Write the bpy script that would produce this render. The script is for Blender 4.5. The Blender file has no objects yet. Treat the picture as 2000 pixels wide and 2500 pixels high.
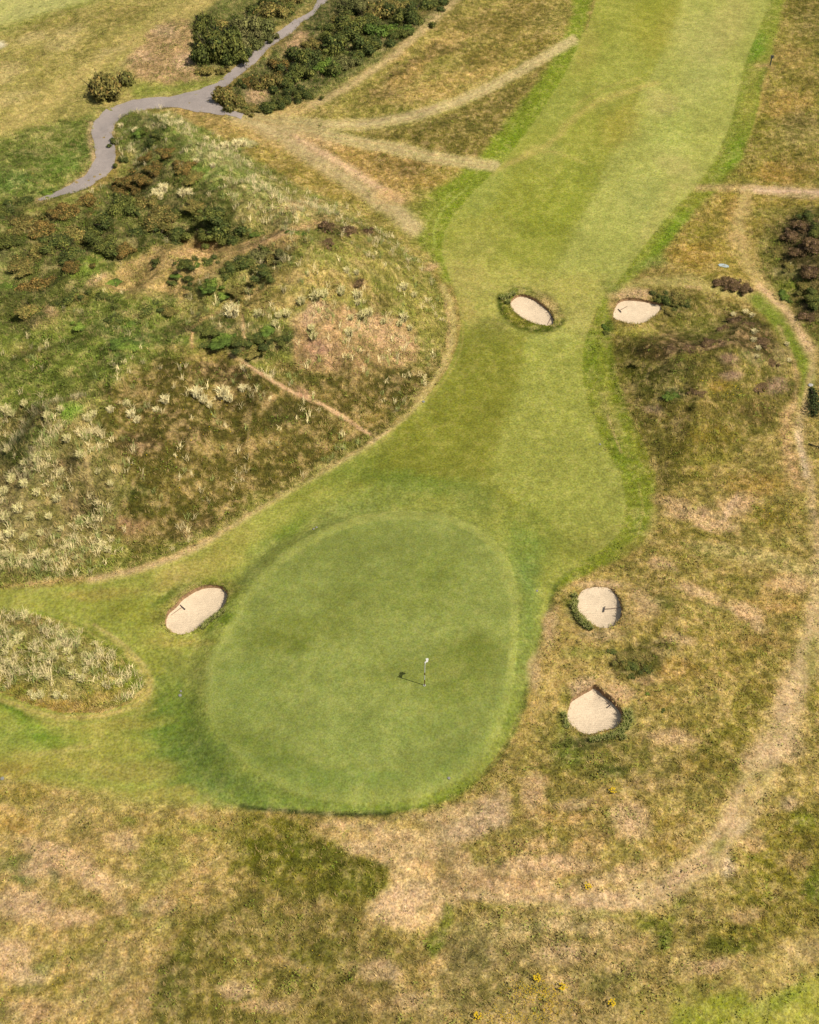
import bpy, math, random
import numpy as np
from mathutils import Vector
from mathutils.geometry import delaunay_2d_cdt

R = math.radians
scene = bpy.context.scene
# ------------------------------------------------------------------ camera, sky, sun, exposure
DEP = R(47.0); VF = R(50.0); CH = 58.0
FPX = 1250.0 / math.tan(VF / 2)            # focal length in photo pixels (photo 2000 x 2500)
cam = bpy.data.cameras.new('camera'); camo = bpy.data.objects.new('camera', cam)
scene.collection.objects.link(camo)
cam.sensor_fit = 'VERTICAL'; cam.sensor_height = 24.0; cam.lens = 12.0 / math.tan(VF / 2)
cam.clip_start = 0.5; cam.clip_end = 6000
camo.location = (0, 0, CH); camo.rotation_euler = (math.pi / 2 - DEP, 0, 0)
scene.camera = camo

SUN_EL = R(54.0); SUN_VEC = Vector((62.0, -23.4, 0)).normalized()      # horizontal direction towards the sun
world = bpy.data.worlds.new('World'); scene.world = world; world.use_nodes = True
wn = world.node_tree.nodes; wl = world.node_tree.links
sky = wn.new('ShaderNodeTexSky'); sky.sky_type = 'NISHITA'; sky.sun_disc = False
sky.sun_elevation = SUN_EL; sky.sun_rotation = math.atan2(SUN_VEC.x, SUN_VEC.y)
sky.air_density = 1.0; sky.dust_density = 1.5; sky.ozone_density = 1.0
wm_ = wn.new('ShaderNodeMix'); wm_.data_type = 'RGBA'; wm_.blend_type = 'MULTIPLY'; wm_.inputs[0].default_value = 1.0      # sky tinted warm by hand so shadows turn brownish
wm_.inputs[7].default_value = (1.12, 1.0, .80, 1); wl.new(sky.outputs[0], wm_.inputs[6]); wl.new(wm_.outputs[2], wn['Background'].inputs[0]); wn['Background'].inputs[1].default_value = 0.10
sun = bpy.data.lights.new('sun', 'SUN'); suno = bpy.data.objects.new('sun', sun); scene.collection.objects.link(suno)
sun.energy = 4.2; sun.angle = R(0.53); sun.color = (1.0, 0.95, 0.86)
sv = Vector((SUN_VEC.x * math.cos(SUN_EL), SUN_VEC.y * math.cos(SUN_EL), math.sin(SUN_EL)))
suno.rotation_euler = sv.to_track_quat('Z', 'Y').to_euler()
scene.view_settings.view_transform = 'Standard'; scene.view_settings.look = 'None'
scene.view_settings.exposure = 0.58; scene.view_settings.gamma = 1.0
scene.cycles.max_bounces = 4; scene.cycles.diffuse_bounces = 2; scene.cycles.transparent_max_bounces = 4

KREF = 2.05                                  # what a unit albedo renders to (linear) in this light

def lin(c):
    c = np.asarray(c, float) / 255.0
    return np.where(c <= .04045, c / 12.92, ((c + .055) / 1.055) ** 2.4)
def alb(c, k=KREF):                          # seen colour in daylight -> surface albedo
    return lin(c) / k

rng = np.random.default_rng(7); random.seed(7)

# ------------------------------------------------------------------ noise
def _hash(ix, iy, s):
    h = (ix.astype(np.int64) * 374761393 + iy.astype(np.int64) * 668265263 + s * 974634777) & 0xffffffff
    h = ((h ^ (h >> 13)) * 1274126177) & 0xffffffff
    h = h ^ (h >> 16)
    return (h & 0xffff) / 65535.0
def vnoise(x, y, s=0):
    x0 = np.floor(x); y0 = np.floor(y); fx = x - x0; fy = y - y0
    fx = fx * fx * fx * (fx * (fx * 6 - 15) + 10); fy = fy * fy * fy * (fy * (fy * 6 - 15) + 10)
    a = _hash(x0, y0, s); b = _hash(x0 + 1, y0, s); c = _hash(x0, y0 + 1, s); d = _hash(x0 + 1, y0 + 1, s)
    return (a * (1 - fx) + b * fx) * (1 - fy) + (c * (1 - fx) + d * fx) * fy
def fbm(x, y, wl_, o=4, s=0, gain=.5):
    x = np.asarray(x, float); y = np.asarray(y, float)
    t = 0; a = 1; n = 0; f = 1.0 / wl_; ang = .5
    for k in range(o):
        cx = x * math.cos(ang) - y * math.sin(ang); cy = x * math.sin(ang) + y * math.cos(ang)
        t = t + a * vnoise(cx * f + 17.3 * k, cy * f - 9.1 * k, s + k); n += a; a *= gain; f *= 2.03; ang += 1.1
    return t / n                              # 0..1, mean .5
def sstep(a, b, x):
    t = np.clip((x - a) / (b - a), 0, 1); return t * t * (3 - 2 * t)

# ------------------------------------------------------------------ survey: photo pixels <-> the ground
SD, CD = math.sin(DEP), math.cos(DEP)
def project(x, y, z):
    dep = y * CD - (z - CH) * SD; up = y * SD + (z - CH) * CD
    return 1000 + FPX * x / dep, 1250 - FPX * up / dep, dep
def ray(u, v):
    a = (u - 1000) / FPX; b = (1250 - v) / FPX
    return np.array([a, CD + b * SD, -SD + b * CD])
def flat(u, v, z=0.0):
    d = ray(u, v); t = (z - CH) / d[2]
    return d[0] * t, d[1] * t
def pscale(u, v):                             # photo pixels per metre there, and foreshortening of depth
    x, y = flat(u, v); dep = y * CD + CH * SD
    return FPX / dep, CH / math.hypot(y, CH)

def poly_sd(x, y, P):
    """signed distance, > 0 inside"""
    P = np.asarray(P, float); n = len(P); best = np.full(x.shape, 1e18); ins = np.zeros(x.shape, bool)
    for i in range(n):
        ax, ay = P[i]; bx, by = P[(i + 1) % n]; dx, dy = bx - ax, by - ay
        t = np.clip(((x - ax) * dx + (y - ay) * dy) / (dx * dx + dy * dy + 1e-12), 0, 1)
        best = np.minimum(best, (x - ax - t * dx) ** 2 + (y - ay - t * dy) ** 2)
        if ay != by:
            ins ^= ((ay > y) != (by > y)) & (x < dx * (y - ay) / dy + ax)
    d = np.sqrt(best); return np.where(ins, d, -d)
def line_d(x, y, P):
    best = np.full(x.shape, 1e18)
    for (ax, ay), (bx, by) in zip(P[:-1], P[1:]):
        dx, dy = bx - ax, by - ay
        t = np.clip(((x - ax) * dx + (y - ay) * dy) / (dx * dx + dy * dy + 1e-12), 0, 1)
        best = np.minimum(best, (x - ax - t * dx) ** 2 + (y - ay - t * dy) ** 2)
    return np.sqrt(best)
def smooth_poly(P, it=2, closed=True):
    P = [tuple(p) for p in P]
    for _ in range(it):
        Q = []
        n = len(P)
        for i in range(n if closed else n - 1):
            a = P[i]; b = P[(i + 1) % n]
            Q.append((a[0] * .75 + b[0] * .25, a[1] * .75 + b[1] * .25)); Q.append((a[0] * .25 + b[0] * .75, a[1] * .25 + b[1] * .75))
        P = Q if closed else [P[0]] + Q + [P[-1]]
    return P

# outlines read off the photograph
MOWN = smooth_poly([(1470,-60),(1440,60),(1412,112),(1385,170),(1370,200),(1345,235),(1305,300),(1265,350),(1225,400),(1190,438),(1145,480),(1105,530),(1083,570),(1078,610),(1090,655),(1108,700),
  (1122,745),(1128,800),(1112,860),(1082,920),(1040,975),(980,1035),(900,1090),(820,1140),(700,1205),(600,1268),(500,1335),(420,1372),(330,1402),(200,1425),(60,1437),(-300,1445),(-500,1600),(-300,1890),(60,1900),
  (200,1925),(330,1950),(450,1962),(560,1967),(700,1975),(830,1984),(950,1982),(1050,1967),(1130,1930),(1190,1880),(1240,1805),(1275,1720),(1300,1640),(1315,1570),(1332,1500),(1358,1436),(1390,1396),
  (1450,1355),(1505,1315),(1526,1270),(1527,1210),(1515,1160),(1490,1115),(1465,1060),(1445,1010),(1428,955),(1419,900),(1422,850),(1440,800),(1452,760),(1474,722),(1500,700),(1555,625),(1600,565),
  (1640,518),(1680,478),(1715,440),(1748,385),(1782,310),(1796,255),(1808,200),(1820,150),(1836,108),(1858,60),(1900,-60)], 1)
GREEN = smooth_poly([(1000,1250),(1090,1257),(1165,1287),(1220,1335),(1250,1390),(1262,1455),(1264,1530),(1258,1600),(1248,1680),(1232,1750),(1203,1820),(1155,1878),(1085,1925),(1000,1950),(900,1962),(800,1956),
  (700,1930),(620,1880),(550,1815),(508,1745),(496,1675),(510,1610),(548,1540),(590,1470),(640,1400),(700,1345),(780,1298),(870,1264),(940,1252)], 2)
DUNE = [(250,268),(330,268),(420,292),(520,320),(620,380),(720,445),(830,495),(960,565),(1050,650),(1085,720),(1095,800),(1070,890),(1005,985),(920,1060),(815,1130),(690,1205),(550,1285),(430,1345),(300,1392),(150,1418),(0,1432),
  (-500,1440),(-700,560),(60,505),(200,478),(300,430),(300,360),(285,300)]
RMOUND = [(1480,830),(1560,812),(1650,810),(1740,770),(1810,765),(1880,800),(1928,870),(1935,960),(1910,1030),(1840,1080),(1700,1180),(1610,1200),(1575,1100),(1525,990),(1492,900)]
LMOUND = [(-300,1470),(0,1490),(100,1508),(200,1545),(290,1592),(345,1640),(360,1672),(325,1710),(250,1735),(150,1738),(50,1705),(0,1685),(-300,1640)]
EMOUND = [(1850,560),(1930,520),(2050,490),(2400,470),(2500,1000),(2080,930),(1990,860),(1905,760),(1860,660)]
PAD = smooth_poly([(1000,1235),(1180,1270),(1280,1380),(1345,1460),(1320,1570),(1300,1640),(1275,1720),(1240,1805),(1190,1880),(1130,1930),(1050,1968),(950,1983),(830,1985),(700,1976),(560,1955),(450,1850),(450,1680),(500,1500),(640,1340),(800,1260)], 1)
def W(P): return [flat(*p) for p in P]
wDUNE, wRM, wLM, wEM, wPAD, wMOWN = W(smooth_poly(DUNE)), W(smooth_poly(RMOUND, 3)), W(smooth_poly(LMOUND)), W(smooth_poly(EMOUND, 3)), W(PAD), W(MOWN)
# bumps: photo x, y, radius along x in m, along y in m, height
BUMPS = [(650,625,9,3.5,2.2),(520,660,8,3,-1.6),(300,740,10,3,.8),(230,560,8,6,1.2),(850,730,9,5,1.3),(620,900,12,7,.8),(150,1200,9,6,.9),(330,340,5,5,.7),(520,90,10,8,.6),(900,80,12,8,.6),
  (1650,715,5,3,.6),(1785,690,2.6,1.5,.35),(1550,1600,6,4,.7),(1760,1500,7,5,.6),(1060,2260,2.0,3.6,-.5),(1610,2250,2.6,2.6,-.5),(700,2120,6,3,-.4),(1250,2100,7,3,.5),(500,2350,3.2,5,.5),(180,2150,4,4,.4),
  (1800,2300,5,4,.4),(1450,1950,6,4,.4),(1600,1950,5,4,.3),(1120,110,12,9,.7),(180,120,14,10,.6),(1950,200,10,12,.7),(1000,330,7,4,.6),(1720,560,5,5,.3)]
wBUMPS = [(*flat(a, b), rx, ry, h) for a, b, rx, ry, h in BUMPS]
def height(x, y):
    x = np.asarray(x, float); y = np.asarray(y, float); z = np.zeros(x.shape)
    core = (np.abs(x) < 130) & (y > -40) & (y < 230)
    xc, yc = x[core], y[core]
    h = np.zeros(xc.shape)
    dd = poly_sd(xc, yc, wDUNE)
    rg = 1 - np.abs(2 * fbm(xc, yc, 11, 3, 13) - 1) * 2.2; h += 4.2 * sstep(0, 11, dd) + sstep(.5, 6, dd) * (2.6 * (fbm(xc, yc, 13, 3, 11) - .5) + 1.4 * (rg - .5) + 2.0 * (fbm(xc, yc, 4.5, 3, 15) - .5))
    dr = poly_sd(xc, yc, wRM); h += 2.3 * sstep(-.5, 7.5, dr) + sstep(1, 5, dr) * 1.4 * (fbm(xc, yc, 3, 3, 21) - .5)
    dl = poly_sd(xc, yc, wLM); h += 1.5 * sstep(0, 4.0, dl)
    de = poly_sd(xc, yc, wEM); h += 2.2 * sstep(0, 8, de)
    dp = poly_sd(xc, yc, wPAD); h += .55 * sstep(-.2, 1.7, dp)
    dm = poly_sd(xc, yc, wMOWN); r = sstep(0, -4, -dm) * 0 + sstep(0.3, -4, dm)
    for cx, cy, rx, ry, hh in wBUMPS:
        h += hh * np.exp(-(((xc - cx) / rx) ** 2 + ((yc - cy) / ry) ** 2))
    h += 1.3 * r * (fbm(xc, yc, 8, 4, 31) - .5) + .22 * (fbm(xc, yc, 10, 2, 41) - .5)
    h += .22 * r * (fbm(xc, yc, .9, 2, 44) - .5)
    z[core] = h
    far = np.hypot(x, y - 70)
    z += sstep(150, 900, far) * 14 * (fbm(x, y, 260, 3, 51) - .45)
    return z
def hgt(x, y): return float(height(np.array([x]), np.array([y]))[0])

# ------------------------------------------------------------------ ground grid
def axis(parts):
    out = []
    for a, b, s in parts: out.append(np.arange(a, b - s * .3, s))
    return np.concatenate(out)
gx = np.concatenate([-np.geomspace(3000, 66, 28), axis([(-62, -24, .19), (-24, 24, .115), (24, 62, .19)]), np.geomspace(62.3, 3000, 30)])
gy = np.concatenate([[-2500, -1200, -600, -300, -150, -80, -40, -20, -8, 0, 5, 9], axis([(12, 60, .12), (60, 110, .19), (110, 152, .24)]), np.geomspace(152.5, 5000, 34)])
NX, NY = len(gx), len(gy)
X, Y = np.meshgrid(gx, gy); X = X.ravel(); Y = Y.ravel()

def at(u, v, it=8):
    """photo pixel -> point on the terrain"""
    d = ray(u, v); z = 0.0
    for _ in range(it):
        t = (z - CH) / d[2]; x, y = d[0] * t, d[1] * t
        z = .4 * z + .6 * hgt(x, y)
    t = (z - CH) / d[2]; x, y = d[0] * t, d[1] * t
    return x, y, hgt(x, y)
def at_many(P, it=10):
    P = np.asarray(P, float); a = (P[:, 0] - 1000) / FPX; b = (1250 - P[:, 1]) / FPX
    dx, dy, dz = a, CD + b * SD, -SD + b * CD; z = np.zeros(len(P))
    for _ in range(it):
        t = (z - CH) / dz; z = .4 * z + .6 * height(dx * t, dy * t)
    t = (z - CH) / dz; return np.stack([dx * t, dy * t, height(dx * t, dy * t)], 1)

# bunkers: sand outline seen at the lip
BUNK = {
 'front_centre': ([(1244,737),(1252,728),(1268,719),(1285,722),(1305,729),(1325,742),(1345,758),(1352,772),(1354,786),(1346,795),(1330,795),(1305,790),(1280,779),(1262,766),(1248,752)], .30),
 'far_right': ([(1494,772),(1500,752),(1508,738),(1520,730),(1545,729),(1570,733),(1590,738),(1612,741),(1622,746),(1612,760),(1600,772),(1580,786),(1555,792),(1530,789),(1505,781)], .28),
 'left': ([(401,1518),(404,1500),(412,1487),(430,1475),(442,1461),(460,1450),(478,1440),(498,1434),(522,1431),(545,1436),(556,1448),(555,1462),(548,1478),(535,1492),(515,1505),(498,1521),(480,1538),(460,1546),(435,1551),(415,1542),(403,1530)], .38),
 'upper_right': ([(1407,1468),(1412,1455),(1425,1441),(1445,1436),(1468,1435),(1490,1438),(1500,1445),(1512,1458),(1520,1477),(1521,1495),(1516,1510),(1508,1524),(1490,1533),(1470,1534),(1450,1527),(1435,1516),(1420,1500),(1409,1485)], .25),
 'lower_right': ([(1384,1742),(1388,1728),(1396,1708),(1420,1696),(1442,1684),(1452,1676),(1466,1684),(1480,1698),(1500,1712),(1515,1728),(1522,1748),(1518,1764),(1505,1778),(1480,1784),(1462,1790),(1440,1796),(1415,1788),(1396,1772),(1386,1757)], .38)}
bunk_world = {}
for k, (P, dpt) in BUNK.items():
    q = at_many(smooth_poly(P, 1))[:, :2]; c_ = q.mean(0); dr = q - c_; dr /= np.linalg.norm(dr, axis=1)[:, None]
    q = q + np.column_stack([dr[:, 0] * .03, np.clip(dr[:, 1], 0, 1) * dpt * .65]); bunk_world[k] = (q, dpt)

# snap grid vertices onto bunker lips
inside_b = np.zeros(len(X), bool)
for k, (q, dpt) in bunk_world.items():
    x0, y0 = q.min(0) - 1; x1, y1 = q.max(0) + 1
    ids = np.where((X > x0) & (X < x1) & (Y > y0) & (Y < y1))[0]
    px, py = X[ids].copy(), Y[ids].copy()
    bd = np.full(len(ids), 1e9); bx = px.copy(); by = py.copy()
    n = len(q)
    for i in range(n):
        ax, ay = q[i]; cx, cy = q[(i + 1) % n]; dx, dy = cx - ax, cy - ay
        t = np.clip(((px - ax) * dx + (py - ay) * dy) / (dx * dx + dy * dy), 0, 1)
        ex, ey = ax + t * dx, ay + t * dy; d = np.hypot(px - ex, py - ey); m = d < bd
        bd[m] = d[m]; bx[m] = ex[m]; by[m] = ey[m]
    sn = bd < .09
    X[ids[sn]] = bx[sn]; Y[ids[sn]] = by[sn]
    inside_b[ids[(poly_sd(px, py, q) > 0) & ~sn]] = True
Z = height(X, Y)
U, V, D = project(X, Y, Z); bad = D < 5
U[bad] = -9999; V[bad] = 9999
# outside the frame keep features bounded
W1 = fbm(X, Y, 2.2, 3, 61) - .5; W2 = fbm(X, Y, 2.2, 3, 66) - .5
W3 = fbm(X, Y, .7, 2, 71) - .5; W4 = fbm(X, Y, .7, 2, 76) - .5

# channels: colour (3, as seen), length, density, pale (marram), leafy, mottle
NCH = 8
C = np.zeros((len(X), NCH)); BASE = (158, 136, 74)
C[:] = list(lin(BASE)) + [.35, .8, .02, .05, .8]
CHI = dict(L=3, d=4, p=5, f=6, m=7)
def put(ids, w, col, a, ch):
    if len(ids) == 0: return
    w = (w * a)[:, None]
    if col is not None: C[ids, :3] = C[ids, :3] * (1 - w) + lin(col) * w
    for k, val in ch.items():
        j = CHI[k]; C[ids, j] = C[ids, j] * (1 - w[:, 0]) + val * w[:, 0]
def box(u0, v0, u1, v1, m):
    return np.where((U > u0 - m) & (U < u1 + m) & (V > v0 - m) & (V < v1 + m))[0]
def wuv(ids, wp): return U[ids] + (W1[ids] * 2.2 + W3[ids]) * wp * 1.3, V[ids] + (W2[ids] * 2.2 + W4[ids]) * wp
def P_(P, col, a=1, s=10, wp=0, **ch):
    Q = np.asarray(P, float); m = s + wp * 3; ids = box(Q[:, 0].min(), Q[:, 1].min(), Q[:, 0].max(), Q[:, 1].max(), m)
    u, v = wuv(ids, wp); put(ids, sstep(-s, s, poly_sd(u, v, Q)), col, a, ch)
def S_(P, w, col, a=1, s=None, wp=0, **ch):
    s = w * .5 if s is None else s
    Q = smooth_poly(P, 2, False); q = np.asarray(Q); m = w + s + wp * 3
    ids = box(q[:, 0].min(), q[:, 1].min(), q[:, 0].max(), q[:, 1].max(), m)
    u, v = wuv(ids, wp); put(ids, sstep(w / 2 + s, w / 2 - s, line_d(u, v, Q)), col, a, ch)
def E_(x, y, rx, ry, ang, col, a=1, wp=12, **ch):
    m = max(rx, ry) * 1.7 + wp * 3; ids = box(x, y, x, y, m); u, v = wuv(ids, wp)
    c, s = math.cos(R(ang)), math.sin(R(ang)); du, dv = u - x, v - y
    e = np.sqrt(((du * c + dv * s) / rx) ** 2 + ((-du * s + dv * c) / ry) ** 2)
    put(ids, sstep(1.55, .45, e), col, a, ch)
STRAW = (208, 176, 124); PINK = (206, 172, 136); OLIVE = (136, 122, 52); HEATH = (104, 86, 46); LUSH = (116, 130, 50); SEMI = (126, 138, 40); TAN = (188, 160, 98)

# --- top left field
P_([(-900,-400),(1100,-400),(700,0),(560,120),(480,220),(260,260),(200,400),(-900,420)], (172,158,88), 1, 15, 12, L=.22, p=.02, m=.6)
P_([(-900,-300),(260,-100),(225,0),(120,35),(0,62),(-900,200)], (192,186,112), 1, 8, 2, L=.03, d=.1, m=.3)
S_([(250,-10),(130,42),(0,72),(-80,90)], 20, (140,146,64), .7, 12, 3)
S_([(560,-40),(460,25),(370,75),(270,125),(190,190),(90,265),(-40,340)], 34, (200,176,108), .75, 20, 8, L=.1, m=.4)
for e in [(130,60,90,22,-15),(230,110,60,20,-25),(280,40,70,25,-20),(60,150,50,18,-20),(330,30,50,20,-20),(110,180,50,16,-30)]:
    E_(*e, (140,128,62), .55, 14, L=.3, m=.9)
for e in [(80,90,40,14,-20),(20,180,50,20,-30),(160,85,50,12,-20),(270,127,35,10,-20),(30,240,60,16,-20),(330,150,40,14,-30),(150,110,40,12,-10)]:
    E_(*e, (200,178,120), .6, 10)
E_(0,108,16,9,-10,(245,228,195),.9,4,L=0,d=0)
P_([(-300,360),(40,330),(120,300),(225,275),(222,330),(236,390),(215,425),(165,455),(95,490),(-300,640)], (116,126,56), .95, 14, 14, L=.5, f=.5, p=.05, m=1)
for e in [(150,400,60,22,-20,(104,134,46)),(60,380,50,18,0,(94,104,48)),(190,360,30,22,0,(90,112,40)),(20,440,60,26,0,(100,128,60)),(120,330,50,16,-10,(132,134,66))]:
    E_(*e, .7, 12)
S_([(222,300),(220,350),(236,392),(212,430),(165,460),(90,492)], 12, (205,172,130), .8, 7, 2, L=.05)
S_([(560,182),(490,222),(400,236),(300,250),(240,275)], 12, (190,172,110), .7, 8, 2, L=.05)
P_([(330,120),(390,60),(470,50),(480,130),(520,190),(440,215),(370,200),(310,180)], (176,142,104), .85, 12, 16, L=.3, f=.4, m=1.2)
E_(455,155,32,20,0,(214,176,140),.9,8,L=.05,d=.2); E_(400,75,30,12,0,(212,178,140),.7,10); E_(345,140,30,14,0,(206,170,132),.6,10)
P_([(320,205),(420,210),(520,185),(560,170),(520,208),(440,232),(330,242)], (140,146,62), .85, 10, 8, L=.2, m=.6)
P_([(460,60),(530,0),(620,-100),(820,-100),(760,10),(690,60),(620,115),(560,170),(500,190),(470,130)], (106,112,56), .9, 10, 12, L=.55, f=.3)
S_([(760,20),(690,70),(620,125),(565,178)], 14, (180,160,100), .8, 8, 6)
# --- scrub right of the path
P_([(780,0),(880,-200),(1300,-200),(1120,-10),(1060,60),(960,120),(870,195),(790,245),(720,270),(600,275),(530,240),(600,180),(700,95)], (92,98,52), .95, 12, 12, L=.6, f=.35, m=1)
E_(725,105,36,20,-30,(196,158,120),.9,10,L=.3); E_(625,235,26,16,0,(196,160,124),.85,8); E_(820,210,50,16,-30,(140,136,74),.8,10); E_(900,150,60,16,-35,(150,146,84),.8,10)
# --- rough between scrub and fairway
P_([(1180,-200),(1440,-200),(1380,80),(1300,190),(1230,290),(1170,370),(1060,460),(980,520),(880,470),(760,380),(640,310),(700,290),(800,240),(960,130),(1080,50)], (158,144,72), 1, 14, 10, L=.35, m=1)
for e in [(960,205,80,24,-35,(112,92,48)),(1010,160,60,20,-25,(120,98,52)),(1130,60,80,26,-10,(128,112,54)),(1250,50,90,40,-30,(134,116,54)),(1080,120,60,16,-10,(126,104,56)),(820,250,40,10,0,(128,122,56)),(960,265,50,12,-8,(122,116,50)),(1180,140,60,22,-20,(132,112,52)),(1300,110,50,30,-40,(136,120,50)),(870,288,24,7,0,(112,110,40)),(1060,20,70,16,-20,(150,130,70)),(1220,110,50,16,-30,(140,122,60))]:
    E_(*e, .75, 14)
for e in [(1000,180,70,12,-30),(1100,95,60,10,-15),(980,130,60,10,-35),(1090,200,90,16,-12),(1200,170,60,14,-20),(1050,230,90,16,-8)]:
    E_(*e, (190,158,92), .6, 12)
P_([(830,335),(960,322),(1090,290),(1220,215),(1290,200),(1240,300),(1200,380),(1080,375),(960,345)], (120,108,48), .8, 12, 10, L=.35)
P_([(640,310),(760,330),(900,362),(1040,392),(1160,410),(1060,470),(980,540),(900,450),(780,390)], (176,142,80), .8, 12, 8, L=.25)
for e in [(1010,408,55,18,5,(120,100,48)),(930,395,30,12,0,(122,104,50)),(1080,420,50,18,0,(150,136,60)),(900,435,40,14,25,(196,156,96)),(1060,440,40,14,0,(168,140,70))]:
    E_(*e, .8, 12)
P_([(560,300),(640,330),(760,400),(880,470),(1000,540),(1050,600),(960,590),(850,510),(700,440),(600,380)], (158,138,66), .85, 14, 8, L=.3)
# semi rough, left of the fairway
P_([(1470,-100),(1410,-100),(1392,60),(1350,140),(1300,215),(1255,270),(1215,320),(1180,375),(1120,425),(1050,470),(1030,510),(1040,560),(1055,620),(1085,690),(1150,700),(1120,560),(1240,420),(1400,200)], (132,146,40), .95, 12, 5, L=.12, m=.5, p=0)
P_([(900,500),(960,470),(1060,460),(1080,520),(1060,600),(1085,665),(1030,620),(960,560)], (140,142,56), .75, 22, 8, L=.15)
E_(1250,340,16,50,35,(112,136,20),.5,4); E_(1020,560,14,60,-30,(122,140,36),.6,6)
S_([(1140,460),(1080,510),(1058,560),(1062,600)], 5, (176,182,88), .7, 4, 0); S_([(1100,470),(1050,520),(1035,560)], 4, (166,170,80), .6, 4, 0)
S_([(1210,440),(1140,490),(1098,540),(1088,590)], 5, (160,172,70), .5, 4, 0)
# tracks from the end of the path
S_([(596,284),(700,298),(800,306),(920,302),(1040,276),(1150,236),(1250,186),(1330,138),(1400,98)], 24, (214,192,136), .95, 7, 3, L=.02, d=.08, m=.25, p=0)
S_([(880,302),(990,281),(1060,262)], 6, (190,166,128), .6, 4, 1); S_([(800,316),(960,308),(1060,285),(1160,242)], 4, (206,188,116), .7, 3, 1)
S_([(600,284),(700,305),(800,330),(900,352),(1000,370),(1100,392),(1210,405)], 28, (206,186,130), .95, 7, 3, L=.02, d=.08, m=.25, p=0)
S_([(700,300),(850,338),(1000,364),(1100,386)], 4, (214,184,130), .6, 3, 1); S_([(740,320),(900,360),(1040,390),(1140,402)], 4, (205,180,124), .6, 3, 1)
S_([(590,288),(680,325),(780,390),(880,455),(960,510),(1010,555)], 44, (202,178,128), .95, 14, 3, L=.02, d=.08, m=.25, p=0)
S_([(720,335),(800,380),(900,440),(980,488)], 18, (236,196,152), .9, 10, 3, L=.03, d=.1, m=.2)
E_(960,478,50,20,10,(214,172,116),.7,8); E_(780,340,60,12,20,(214,176,124),.6,8)
S_([(430,270),(520,290),(600,320),(680,360)], 26, (192,160,98), .7, 16, 4, L=.1)
S_([(1150,-40),(1090,20),(1000,105),(900,180),(820,232),(740,268),(680,280)], 18, (206,178,126), .9, 8, 4, L=.04, d=.2, m=.3)
E_(700,268,60,18,-10,(196,166,100),.6,8); S_([(560,282),(660,290),(780,300)], 20, (178,162,108), .6, 10, 2)
# --- big dune
P_([(245,265),(330,262),(430,290),(540,330),(640,400),(740,455),(840,500),(960,570),(1050,650),(1082,720),(1096,800),(1072,890),(1010,985),(925,1065),(815,1135),(695,1208),(555,1290),(430,1350),(300,1397),(150,1422),(0,1436),(-800,1440),(-800,560),(60,505),(200,480),(290,440),(295,360),(282,300)],
   (134,132,62), 1, 6, 5, L=.6, d=1, p=.1, f=.26, m=1)
P_([(270,275),(400,275),(480,320),(560,360),(660,440),(730,500),(640,520),(520,470),(420,430),(330,400),(290,350)], (126,136,66), .9, 14, 14, L=.55, p=.2, f=.55)
P_([(540,440),(640,430),(740,490),(820,520),(760,545),(660,560),(560,530)], (172,156,98), .75, 18, 16, L=.4, p=.3, f=.3)
for e in [(520,380,60,22,20,(170,168,110)),(590,350,34,10,0,(196,192,140)),(400,300,70,14,10,(160,158,98)),(420,330,60,16,0,(112,132,54)),(480,420,60,18,10,(120,144,60)),(620,450,60,22,25,(150,158,84)),(360,340,30,20,0,(92,106,44)),(400,470,44,14,0,(196,188,132)),(560,480,40,20,0,(118,132,56))]:
    E_(*e, .7, 12)
P_([(-600,500),(60,510),(200,490),(330,420),(440,390),(480,450),(560,480),(600,560),(540,600),(420,580),(330,610),(250,690),(180,740),(80,800),(-600,860)], (96,100,48), .85, 16, 16, L=.5, f=.4, p=.05)
for e in [(150,470,60,14,0,(120,140,56)),(250,510,40,14,0,(116,132,50)),(20,640,40,60,0,(130,136,70)),(210,640,50,22,-10,(112,130,48)),(230,670,60,16,0,(122,138,52)),(120,800,60,20,0,(176,146,100)),(130,760,16,14,0,(196,156,116))]:
    E_(*e, .65, 12)
P_([(240,700),(300,640),(380,600),(480,590),(600,590),(690,565),(640,610),(560,650),(500,690),(440,730),(340,735)], (192,160,102), .85, 14, 16, L=.25, f=.15, p=.02)
S_([(600,600),(680,575),(740,558),(800,535),(830,520)], 18, (204,164,118), .85, 12, 8, L=.08)
E_(490,610,60,16,-8,(204,160,112),.7,12); E_(240,680,26,8,-25,(214,174,130),.8,6); E_(680,590,60,26,-10,(196,158,106),.6,12)
P_([(420,760),(520,700),(640,650),(720,640),(760,660),(700,700),(560,740),(480,790)], (150,140,76), .7, 14, 14)
P_([(620,680),(760,640),(900,680),(900,720),(740,740),(620,760),(520,760)], (176,150,88), .75, 18, 14, L=.3)
P_([(700,780),(780,740),(900,770),(1010,790),(1040,860),(960,910),(860,920),(760,900),(700,850)], (176,140,100), .85, 16, 18, L=.35, p=.15)
P_([(830,480),(940,540),(1040,640),(1090,750),(1080,850),(1000,800),(960,700),(860,640),(780,560)], (152,140,70), .75, 20, 12, L=.35)
for e in [(820,555,30,16,0,(96,80,50)),(890,565,40,10,15,(110,88,50)),(800,600,36,8,10,(120,100,56)),(870,690,24,14,20,(104,84,48)),(920,740,30,30,0,(118,100,54)),(900,660,60,10,35,(180,160,100)),(1010,610,50,12,40,(172,154,84)),(830,520,50,8,10,(186,170,104)),(980,680,50,14,45,(168,154,84)),(740,500,50,8,-10,(206,170,126)),(1050,650,20,12,0,(206,168,124)),(960,830,50,12,0,(198,156,112)),(760,760,34,20,-60,(196,152,126)),(780,850,30,18,0,(190,146,120)),(900,800,60,14,0,(190,152,106)),(720,700,60,12,0,(160,150,76))]:
    E_(*e, .7, 12)
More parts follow.
